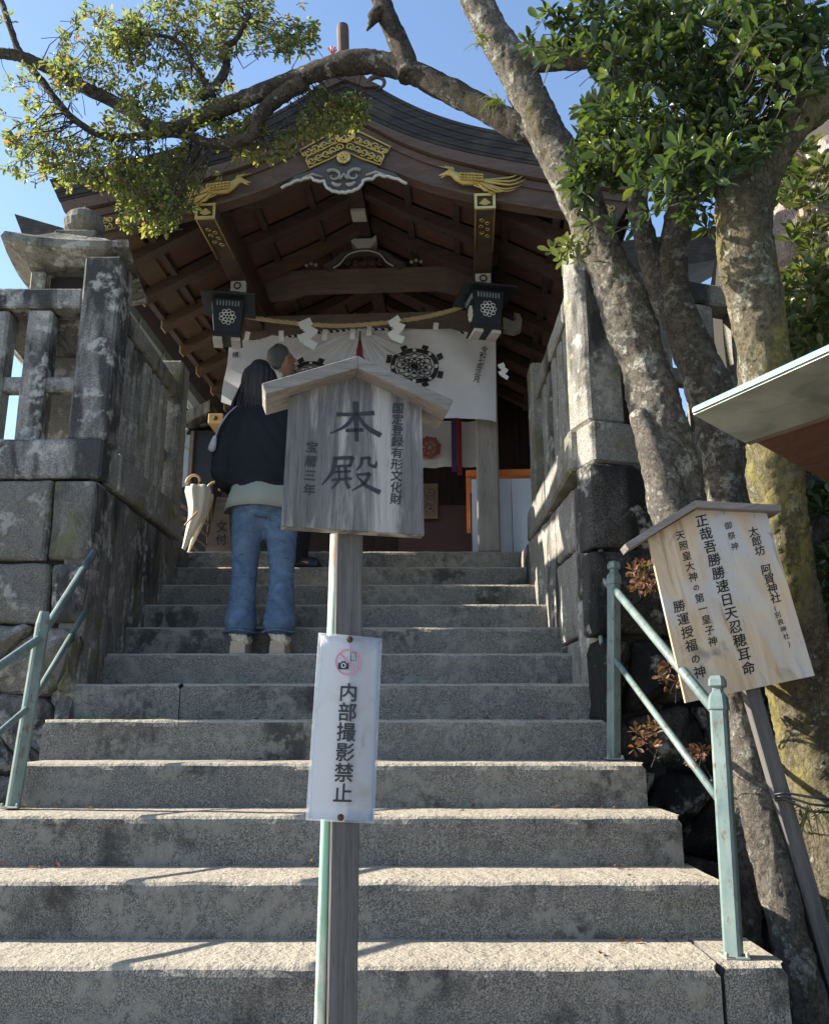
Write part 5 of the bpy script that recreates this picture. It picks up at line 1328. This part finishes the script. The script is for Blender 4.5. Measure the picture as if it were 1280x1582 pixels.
# --- man in front, mostly hidden by the sign
m0 = P(452, 600, 5.62); MZ = STEP_Z(11)+.001; W0m = Vector((m0.x+.05, 5.66, MZ))
Mp = lambda x, y, z: W0m+Vector((x, y, z))
mn = thing('person', 'man with cropped grey hair, glasses and dark coat, half hidden by the wooden sign', 'person', tuple(W0m))
hc2 = P(437, 560, 5.62)
hz = hc2.z-MZ
bd = NB(); Mh = head(bd, hc2, .97, Vector((.8, .6, 0)))
hx = hc2.x-W0m.x
chain(bd, [hc2+Vector((-.02, 0, -.06)), Mp(hx-.05, .0, hz-.20)], [.056, .062], 12)
chain(bd, [Mp(hx-.055, 0, hz-.22), Mp(hx-.04, 0, hz-.45), Mp(-.02, 0, .84), Mp(0, 0, .74)], [(.13, .10), (.14, .11), (.13, .10), (.13, .10)], 16)
for sx in (-1, 1):
    chain(bd, [Mp(.0, sx*.07, .76), Mp(.02, sx*.075, .45), Mp(.0, sx*.08, .08)], [.08, .055, .036], 12)
    chain(bd, [Mp(-.02, sx*.08, .05), Mp(.10, sx*.08, .03)], [(.03, .035), (.02, .035)], 10)
    sh = Mp(hx-.05, sx*.17, hz-.26); el = Mp(hx-.06, sx*.20, hz-.52); wr = Mp(hx+.16, sx*.10, hz-.50)
    chain(bd, [sh, el, wr], [.048, .038, .025], 12); hand(bd, wr, Vector((1, -sx*.2, .1)), sx)
remesh('body', bd, M_['skin'], mn, .008, 2)
ht = NB(); 
chain(ht, [Mh @ Vector((0, -.02, .092)), Mh @ Vector((0, -.03, .05)), Mh @ Vector((0, -.042, .0)), Mh @ Vector((0, -.045, -.04))], [(.045, .06), (.075, .083), (.0775, .075), (.06, .05)], 20, Mh.to_3x3() @ Vector((0, 1, 0)))
remesh('cropped_hair', ht, M_['greyhair'], mn, .006, 2)
gl = NB()
for sx in (-1, 1):
    tube(gl, [Mh @ Vector((sx*.032+.021*math.cos(a), .103, .008+.017*math.sin(a))) for a in [k*PI/8 for k in range(17)]], .0022, 5, cap=False)
    tube(gl, [Mh @ Vector((sx*.055, .10, .012)), Mh @ Vector((sx*.08, .05, .012)), Mh @ Vector((sx*.084, -.01, .012))], .002, 5)
tube(gl, [Mh @ Vector((-.011, .104, .01)), Mh @ Vector((.011, .104, .01))], .002, 5); obj('glasses', gl, M_['black'], mn)
cb = NB()
chain(cb, [Mp(hx-.045, 0, hz-.155), Mp(hx-.055, 0, hz-.20), Mp(hx-.05, 0, hz-.32), Mp(hx-.03, 0, hz-.55), Mp(0, 0, .78), Mp(0, 0, .55)], [(.075, .075), (.12, .17), (.15, .21), (.16, .20), (.165, .19), (.17, .19)], 24, Vector((0, 1, 0)))
for sx in (-1, 1):
    chain(cb, [Mp(hx-.05, sx*.15, hz-.25), Mp(hx-.06, sx*.21, hz-.50), Mp(hx+.12, sx*.12, hz-.50)], [.075, .066, .05], 14)
remesh('coat', cb, M_['coat'], mn, .010, 4, lambda co, n: co+n*.010*noise.noise(co*7))
cb = NB(); chain(cb, [hc2+Vector((-.085, -.06, -.075)), hc2+Vector((-.06, -.085, -.115)), hc2+Vector((.0, -.10, -.15))], [(.03, .03), (.035, .03), (.03, .02)], 12); remesh('collar', cb, M_['white'], mn, .006, 2, lambda co, n: co+n*.006*noise.noise(co*25))
cb = NB()
for sx in (-1, 1): chain(cb, [Mp(.0, sx*.07, .78), Mp(.02, sx*.075, .45), Mp(.0, sx*.08, .07)], [.10, .078, .072], 14)
remesh('trousers', cb, M_['coat'], mn, .010, 3)
for sx in (-1, 1):
    h_ = NB(); chain(h_, [Mp(-.06, sx*.08, .035), Mp(.05, sx*.08, .035), Mp(.15, sx*.08, .028)], [(.034, .042), (.034, .045), (.026, .040)], 12, Vector((0, 0, 1))); remesh('shoe', h_, M_['black'], mn, .008, 1)

# ------------------------------------------------------------------ trees
def limb(spec, name, m, par, n=16, amp=.22, sub=9, seed=0, knots=1.0):
    """spec rows (px, py, width_px, Y) -> bumpy tapered tube in the world"""
    rows = []
    for px, py, wpx, Y in spec:
        p = P(px, py, Y); dep = (p-CAM).dot(Vector((0, math.cos(PITCH), math.sin(PITCH))))
        rows.append((*p, wpx/2*dep/F))
    sm = cat_rom(rows, sub); pts = [Vector(s[:3]) for s in sm]; rs = [float(s[3]) for s in sm]
    bm = NB()
    def fn(co, d, t_):
        q = co*5+Vector((seed, 0, 0)); r_ = rs[min(len(rs)-1, int(t_*(len(rs)-1)+.5))]
        k = noise.noise(q*.8)*1.0 + .5*noise.noise(q*2.3) + .3*noise.noise(Vector((co.x*40, co.y*40, co.z*22)))
        return co + d*r_*amp*k*knots + d*.006*noise.noise(co*60)+d*.004*noise.noise(co*130)
    tube(bm, pts, rs, n, fn=fn)
    return obj(name, bm, m, par, smooth=True), pts, rs
LEAFQ = np.array([[0, 0, 0], [.58, .42, .05], [.58, -.42, .05], [.28, 0, -.03], [.62, 0, -.04], [1, 0, -.01], [.20, .17, .01], [.20, -.17, .01], [.86, .29, .02], [.86, -.29, .02]], float)
LEAFF = [(0, 3, 6), (6, 3, 1), (3, 4, 1), (4, 8, 1), (4, 5, 8), (0, 7, 3), (7, 2, 3), (3, 2, 4), (4, 2, 9), (4, 9, 5)]
def leaf_mesh(name, pos, dirs, sizes, wr=.42, m=None, parent=None, droop=.2):
    n = len(pos); pos = np.array(pos, float); d = np.array(dirs, float); d /= np.linalg.norm(d, axis=1)[:, None]
    r_ = rng.normal(size=(n, 3)); upv = np.array([0, 0, 1.])+r_*.45; b_ = np.cross(upv, d); b_ /= np.linalg.norm(b_, axis=1)[:, None]+1e-9; c_ = np.cross(d, b_)
    q = LEAFQ[None]*np.ones((n, 1, 1)); curl = rng.uniform(.4, 1.8, (n, 1)); wv_ = rng.uniform(.8, 1.1, (n, 1))
    V = pos[:, None]+(q[..., 0:1]*d[:, None]+(q[..., 1:2]*wr*1.3*wv_[..., None])*b_[:, None]*1.0+(q[..., 2:3]*curl[..., None]*1.6-.12*droop*5*(q[..., 0:1]**2)*.4)*c_[:, None])*np.array(sizes)[:, None, None]
    V = V.reshape(-1, 3); k = len(LEAFQ)
    Fc = (np.array(LEAFF)[None]+(np.arange(n)*k)[:, None, None]).reshape(-1, 3)
    me = bpy.data.meshes.new(name); me.vertices.add(len(V)); me.vertices.foreach_set('co', V.ravel()); me.loops.add(len(Fc)*3); me.loops.foreach_set('vertex_index', Fc.ravel())
    me.polygons.add(len(Fc)); me.polygons.foreach_set('loop_start', np.arange(len(Fc))*3); me.polygons.foreach_set('use_smooth', np.ones(len(Fc), bool)); me.update(calc_edges=True); me.validate()
    return link(name, me, m, parent)
def crown(par, blobs, branch_pts, size, m, nm, twig_m, per=6, twig=.10, name='foliage', keep=300, gapf=3.2, gapt=-.08, seed=0, bright=None):
    """whorls of leaves on twigs inside (px,py,rx,ry,Y,dY,n) blobs; twigs lead back toward the branches"""
    BP = np.array([list(p) for p in branch_pts]); pos = []; dirs = []; sz = []; tw = NB(); tips = []
    for (px, py, rx, ry, Y, dY, n) in blobs:
        for _ in range(n):
            a = random.uniform(0, 2*PI); r_ = math.sqrt(random.random()); y_ = Y+random.uniform(-1, 1)*dY
            p = P(px+rx*r_*math.cos(a), py+ry*r_*math.sin(a), y_)
            if noise.noise(p*gapf+Vector((seed, 0, 0))) < gapt: continue
            tips.append(p)
    for p in tips:
        i = np.argmin(((BP-np.array(p))**2).sum(1)); q = Vector(BP[i]); v = (p-q); L = v.length
        v = (v.normalized()+Vector((random.gauss(0, .35), random.gauss(0, .35), random.gauss(.15, .35)))).normalized() if L > 1e-4 else Vector((0, 0, 1))
        tl = min(L, twig*random.uniform(.8, 2.2)); s0 = p-v*tl
        tube(tw, [s0, s0.lerp(p, .5)+Vector((random.gauss(0, .006),)*3), p], [.0022, .0018, .0012], 3, cap=False)
        if random.random() < .10 and L > tl:
            tube(tw, [q, q.lerp(s0, .5)+Vector((random.gauss(0, .03), random.gauss(0, .03), random.gauss(0, .03))), s0], [.0045, .003, .0018], 4, cap=False)
        o1 = v.orthogonal().normalized(); o2 = v.cross(o1); ph = random.random()*6
        for k in range(per+random.randint(-1, 2)):
            a = ph+2*PI*k/per; sp = random.uniform(.55, 1.5)
            d = v*random.uniform(.3, 1.)+(o1*math.cos(a)+o2*math.sin(a))*sp; d.z -= .15
            pos.append(p+d*.004-v*random.uniform(0, .025)); dirs.append(d); sz.append(size*random.uniform(.6, 1.15))
    pos_ = np.array([list(p) for p in pos]); dd = np.array([list(p) for p in dirs]); sz = np.array(sz)
    near = np.argsort(((pos_-np.array(CAM))**2).sum(1)/sz**2) if keep else []
    kp = set(near[:keep].tolist()) if keep else set(); rest = np.array([i for i in range(len(pos_)) if i not in kp], int)
    if len(rest): leaf_mesh(name, pos_[rest], dd[rest], sz[rest], nm, m, par)['kind'] = 'stuff'
    if kp:
        tmpl = leaf_mesh('leaf', [(0, 0, 0)], [(1, 0, 0)], [1.0], nm, m, None); me = tmpl.data; bpy.data.objects.remove(tmpl); pinv = wm(par).inverted()
        for i in kp:
            l = bpy.data.objects.new('leaf', me); COL.objects.link(l); l.parent = par; l.matrix_parent_inverse = pinv
            q = Vector(dd[i]).to_track_quat('X', 'Z'); l.matrix_basis = Matrix.Translation(pos_[i]) @ q.to_matrix().to_4x4() @ Matrix.Rotation(random.gauss(0, .5), 4, 'X') @ Matrix.Scale(float(sz[i]), 4)
    t = obj('twigs', tw, twig_m, par, fix=False); t['kind'] = 'stuff'
    return len(pos_)

ta = thing('leaning_tree', 'leaning lichen covered tree whose long limb arches left across the roof', 'tree', tuple(P(1245, 1600, 2.95)))
_, pA, rA = limb([(1262, 1660, 69, 2.95), (1245, 1560, 66, 2.95), (1195, 1350, 59, 3.0), (1150, 1150, 62, 3.1), (1095, 950, 72, 3.2), (1052, 800, 81, 3.3), (1030, 700, 84, 3.35), (1005, 600, 77, 3.4), (968, 480, 69, 3.4), (930, 390, 63, 3.4), (888, 290, 60, 3.4), (840, 195, 56, 3.4), (798, 110, 52, 3.4), (760, 50, 48, 3.4), (705, -60, 41, 3.35)], 'trunk', M_['bark'], ta, 48, .17, 24)
_, pB, _r = limb([(835, 205, 42, 3.42), (790, 190, 42, 3.46), (750, 168, 40, 3.48), (690, 138, 38, 3.52), (640, 112, 37, 3.56), (590, 98, 34, 3.61), (545, 96, 36, 3.64), (500, 106, 30, 3.68), (440, 128, 27, 3.77), (385, 150, 26, 3.80), (330, 172, 26, 3.88), (285, 195, 21, 3.93), (235, 195, 19, 3.96), (190, 165, 19, 3.99), (130, 135, 18, 4.00), (80, 108, 18, 4.00), (35, 88, 17, 4.00), (0, 82, 16, 4.00), (-80, 78, 14, 4.00)], 'limb', M_['limb'], ta, 18, .14, 8, 3)
_, pC, _r = limb([(470, 125, 26, 3.72), (430, 150, 25, 3.77), (400, 180, 23, 3.80), (385, 212, 20, 3.84), (330, 222, 17, 3.88), (270, 205, 14, 3.96), (170, 212, 12, 4.00), (110, 180, 11, 4.00), (65, 125, 11, 4.00), (30, 80, 10, 4.00), (12, 30, 9, 4.00), (-10, -30, 8, 4.00)], 'limb', M_['limb'], ta, 10, .12, 7, 5)
_, pD, _r = limb([(632, 118, 37, 3.56), (618, 70, 32, 3.56), (600, 30, 29, 3.56), (585, -10, 27, 3.56), (560, -60, 24, 3.56)], 'limb', M_['limb'], ta, 12, .12, 6, 8)
limb([(592, 15, 20, 3.55), (580, 22, 22, 3.54), (574, 34, 12, 3.54), (567, 46, 4, 3.52)], 'broken_stub', M_['limb'], ta, 8, .3, 4, 2)
_, pE, _r = limb([(310, 150, 16, 3.88), (335, 130, 14, 3.88), (350, 100, 13, 3.88), (345, 75, 11, 3.88), (365, 60, 9, 3.88), (385, 20, 7, 3.88)], 'limb', M_['limb'], ta, 8, .1, 5, 9)
_, pF, _r = limb([(330, 148, 9, 3.88), (300, 100, 8, 3.88), (270, 60, 7, 3.88), (200, 50, 6, 3.93)], 'limb', M_['limb'], ta, 6, .1, 5, 3.88)
_, pG, _r = limb([(900, 260, 48, 3.4), (918, 205, 50, 3.4), (950, 150, 48, 3.4), (985, 80, 46, 3.35), (1010, 0, 44, 3.3), (1030, -60, 40, 3.3)], 'limb', M_['bark'], ta, 16, .14, 7, 12)
_, pH, _r = limb([(775, 88, 42, 3.4), (830, 88, 45, 3.35), (900, 82, 43, 3.3), (960, 60, 37, 3.3), (1050, 15, 32, 3.3), (1120, -40, 27, 3.3)], 'limb', M_['bark'], ta, 16, .18, 7, 15)
limb([(985, 640, 32, 3.32), (1010, 700, 50, 3.26), (1030, 780, 53, 3.22), (1060, 860, 48, 3.2)], 'burl', M_['bark'], ta, 16, .2, 6, 21)
t2 = thing('forked_tree', 'dark forked trunk standing between the leaning tree and the mossy one', 'tree', tuple(P(1130, 900, 3.5)))
_, pI, _r = limb([(1150, 1500, 54, 3.45), (1140, 1150, 54, 3.5), (1128, 860, 56, 3.55), (1118, 720, 64, 3.6), (1095, 610, 64, 3.6), (1062, 520, 59, 3.6), (1038, 440, 53, 3.6), (1046, 350, 43, 3.55), (1068, 260, 40, 3.5), (1078, 150, 40, 3.45), (1060, 20, 38, 3.4), (1050, -60, 34, 3.4)], 'trunk', M_['bark'], t2, 40, .18, 20, 30)
_, pJ, _r = limb([(1060, 520, 48, 3.62), (1020, 440, 42, 3.62), (1000, 380, 37, 3.6), (985, 320, 32, 3.55), (990, 260, 27, 3.5)], 'limb', M_['bark'], t2, 12, .15, 6, 34)
t3 = thing('mossy_tree', 'thick tree with yellow moss on its sunny side, standing at the far right', 'tree', tuple(P(1290, 1350, 2.95)))
_, pK, _r = limb([(1330, 1600, 132, 3.28), (1300, 1380, 123, 3.25), (1262, 1200, 109, 3.3), (1238, 1080, 99, 3.3), (1222, 950, 91, 3.2), (1208, 820, 86, 3.12), (1196, 700, 82, 3.02), (1184, 580, 79, 2.92), (1166, 460, 80, 2.84), (1150, 360, 84, 2.80), (1158, 290, 82, 2.78), (1192, 232, 71, 2.76), (1235, 180, 65, 2.74), (1290, 135, 62, 2.72), (1360, 90, 54, 2.7)], 'trunk', M_['bark_moss'], t3, 48, .16, 24, 40)
_, pL, _r = limb([(1150, 330, 60, 2.8), (1120, 270, 48, 2.82), (1105, 180, 42, 2.9), (1120, 80, 40, 3.15), (1150, 0, 36, 3.1)], 'limb', M_['bark_moss'], t3, 12, .15, 6, 44)
_, pM, _r = limb([(1270, 150, 50, 2.75), (1235, 80, 44, 2.8), (1220, 10, 40, 2.85), (1210, -50, 36, 2.9)], 'limb', M_['bark_moss'], t3, 12, .15, 6, 47)

n1 = crown(ta, [(150, 235, 165, 62, 3.95, .17, 380), (255, 285, 85, 55, 3.95, .17, 345), (330, 50, 155, 65, 3.95, .17, 496), (440, 50, 52, 55, 3.95, .17, 137), (55, 215, 70, 60, 3.95, .17, 149), (470, 175, 98, 38, 3.95, .17, 345), (395, 215, 70, 34, 3.95, .17, 149),
     (190, 110, 110, 60, 3.95, .17, 276), (75, 130, 70, 45, 3.95, .17, 68), (300, 170, 110, 50, 3.95, .17, 229), (230, 335, 60, 30, 3.95, .17, 102), (545, 160, 30, 18, 3.88, .17, 24), (15, 25, 16, 30, 3.88, .17, 7), (120, 20, 30, 20, 3.88, .17, 9), (160, 60, 70, 50, 3.95, .17, 102)],
     pB[::3]+pC[::2]+pE[::2]+pF[::2], .038, M_['leafL'], .40, M_['limb'], 6, .07, keep=150, gapf=3.4, gapt=.03)
n2 = crown(t2, [(925, 300, 50, 55, 3.05, .12, 45), (1045, 330, 60, 45, 3.0, .12, 34), (930, 50, 120, 60, 3.0, .3, 150), (1010, 150, 120, 90, 2.95, .3, 210), (1130, 120, 120, 110, 2.6, .2, 230), (1040, 250, 80, 60, 2.95, .25, 120), (940, 245, 60, 60, 3.0, .2, 80), (1210, 50, 90, 80, 2.55, .2, 120), (960, 320, 60, 45, 3.0, .2, 60), (1080, 240, 60, 55, 2.65, .15, 60), (1010, 330, 50, 45, 3.05, .2, 30), (1150, 210, 40, 40, 2.55, .1, 26), (830, 20, 60, 34, 3.1, .2, 26), (1050, 20, 150, 50, 3.1, .3, 90)],
     pG[::2]+pH[::2]+pI[30::3]+pL[::2]+pJ[::2], .070, M_['leafR'], .36, M_['limb'], 6, .08, keep=150, gapf=3.0, gapt=-.01, seed=4)
n3 = crown(t3, [(1240, 40, 50, 50, 2.5, .15, 40), (1210, 130, 50, 40, 2.5, .15, 30)], pM[::2]+pL[::2], .072, M_['leafR'], .36, M_['limb'], 6, .08, keep=60, seed=9)
def sprig(name, label, cat, blobs, base, size, m, keep=0, per=6, group=None, twig=.08, nm=.4, gt=-.3):
    t = thing(name, label, cat, tuple(base), group); crown(t, blobs, [base], size, m, nm, M_['limb'], per, twig, keep=keep, gapt=gt); return t
sprig('leafy_shoot', 'sunlit silvery green shoot sprouting left of the leaning trunk by the stone post', 'shoot', [(880, 384, 32, 26, 3.25, .05, 9)], P(905, 380, 3.3), .062, M_['leafPale'], keep=60)
sprig('leafy_shoot', 'bright green shoot hanging between the forked trunk and the mossy tree', 'shoot', [(1078, 350, 26, 42, 3.1, .05, 7)], P(1072, 300, 3.2), .060, M_['leafR'], keep=60)
# pinkish rock and shrubs on the bank
b_ = NB(); bmesh.ops.create_icosphere(b_, subdivisions=5, radius=1.0)
rc = P(1230, 400, 4.7)
for v in b_.verts:
    q = v.co.copy(); k = 1+.28*noise.noise(q*1.7)+.12*noise.noise(q*5)+.05*noise.noise(q*14); k += .10*abs(noise.noise(q*9)); v.co = rc+Vector((q.x*.62*k+.35, q.y*.5*k, q.z*.95*k-.25))
tag(obj('rock_face', b_, M_['rock']), 'pinkish sunlit rock face on the bank behind the mossy tree', 'rock')
sprig('bank_shrub', 'evergreen shrub with glossy leaves on the bank at the right edge', 'shrub', [(1255, 330, 40, 100, 3.9, .3, 45), (1250, 470, 55, 75, 3.85, .3, 120), (1225, 260, 40, 50, 4.0, .2, 40)], P(1280, 560, 4.0), .085, M_['leafPale'], keep=150, group='shrubs on the right bank')
sprig('bank_shrub', 'dark green shrub low at the right edge under the small metal roof', 'shrub', [(1268, 740, 30, 60, 3.9, .2, 40), (1272, 880, 25, 60, 3.9, .2, 30)], P(1290, 900, 4.0), .08, M_['leafR'], keep=40, group='shrubs on the right bank')
for lb, px, py, rx, ry, Y, n in (('reddish dry azalea sprig left of the tilted plank sign', 1000, 890, 26, 28, 3.35, 16), ('reddish dry azalea sprig under the lower corner of the plank sign', 1040, 1040, 24, 26, 3.2, 12), ('brown withered azalea sprig behind the pale green rails', 990, 1135, 36, 32, 3.4, 18), ('small brown azalea sprig beside the lower green rail', 1078, 1165, 16, 16, 3.1, 6)):
    sprig('azalea_sprig', lb, 'sprig', [(px, py, rx, ry, Y, .1, n)], P(px+20, py+40, Y+.15), .036, M_['leafDry'], per=7, group='dry azalea sprigs in the gap', twig=.05, keep=40)
# ferns / leaf litter in the dark gap
gl_p = []; gl_d = []; gl_s = []
for _ in range(1500):
    x = random.uniform(1.0, 1.9); y = random.uniform(2.2, 3.9); gl_p.append((x, y, hill_z(x, y)+random.uniform(.005, .05))); gl_d.append((random.gauss(0, 1), random.gauss(0, 1), random.gauss(.1, .3))); gl_s.append(random.uniform(.03, .06))
o = leaf_mesh('leaf_litter', gl_p, gl_d, gl_s, .4, M_['leafDry']); tag(o, 'brown leaf litter on the dark ground between the steps and the trees', 'leaf litter', kind='stuff')
fl_p = []; fl_d = []; fl_s = []
for _ in range(170):
    k = random.randint(-1, 7); x = random.uniform(XL.get(k, -1.8)+.05, XR.get(k, .95)-.05)
    if random.random() < .5: x = random.choice((random.uniform(-1.5, -1.1), random.uniform(.5, .78)))
    y = STEP_Y(k)+(random.uniform(.22, .285) if random.random() < .7 else random.uniform(.04, .28))
    fl_p.append((x, y, STEP_Z(k)+.006)); fl_d.append((random.gauss(0, 1), random.gauss(0, 1), random.uniform(0, .25))); fl_s.append(random.uniform(.012, .034))
o = leaf_mesh('fallen_leaves', fl_p, fl_d, fl_s, .4, M_['leafDry']); tag(o, 'small dry fallen leaves scattered on the step treads and in their corners', 'fallen leaves', kind='stuff')
# grass tuft at the mossy trunk
gt = thing('grass_tuft', 'yellow green grass tuft hanging on the lower mossy trunk', 'grass', tuple(P(1255, 1270, 2.85)))
b_ = NB()
for k in range(18):
    s0 = P(1250, 1256, 3.08)+Vector((random.gauss(0, .012), random.gauss(0, .01), random.gauss(0, .012))); d = Vector((random.gauss(0, .05), random.uniform(-.06, 0), 0)); L = random.uniform(.04, .10)
    tube(b_, [s0, s0+d*.4+Vector((0, 0, .015)), s0+d+Vector((0, 0, -L*.5)), s0+d*1.2+Vector((0, 0, -L))], [.0016, .0022, .0018, .0006], 3)
bl = obj('blades', b_, M_['blade'], gt); bl['kind'] = 'stuff'
# moss/epiphyte tufts on the trunk
for lb, px, py, Y in (('spiky yellow green epiphyte where the long limb leaves the trunk', 768, 160, 3.33), ('hanging root fringe high on the leaning trunk', 745, 60, 3.3)):
    e = thing('epiphyte', lb, 'plant', tuple(P(px, py, Y)), 'epiphytes on the leaning tree'); b_ = NB()
    for k in range(18):
        s0 = P(px, py, Y)+Vector((random.gauss(0, .02), 0, random.gauss(0, .02))); d = Vector((random.gauss(-.03, .05), -.03, random.uniform(-.10, .03)))
        tube(b_, [s0, s0+d*.6+Vector((0, 0, .01)), s0+d+Vector((0, 0, -.02))], [.003, .003, .001], 3)
    o = obj('fronds', b_, M_['blade'], e); o['kind'] = 'stuff'
# orange maple seedling by the finial
e = thing('maple_seedling', 'tiny orange red maple leaves on the branch below the roof finial', 'seedling', tuple(P(512, 82, 3.72)))
b_ = NB()
for k in range(7):
    s0 = P(513, 84, 3.7); a = k*.9; tube(b_, [s0, s0+Vector((.022*math.cos(a), -.01, .022+.02*abs(math.sin(a))))], [.002, .005], 4)
obj('leaves', b_, plain('orange_leaf', (.75, .12, .04), .6), e)['kind'] = 'stuff'
print('leaves', n1, n2, n3, 'objects', len(bpy.data.objects))
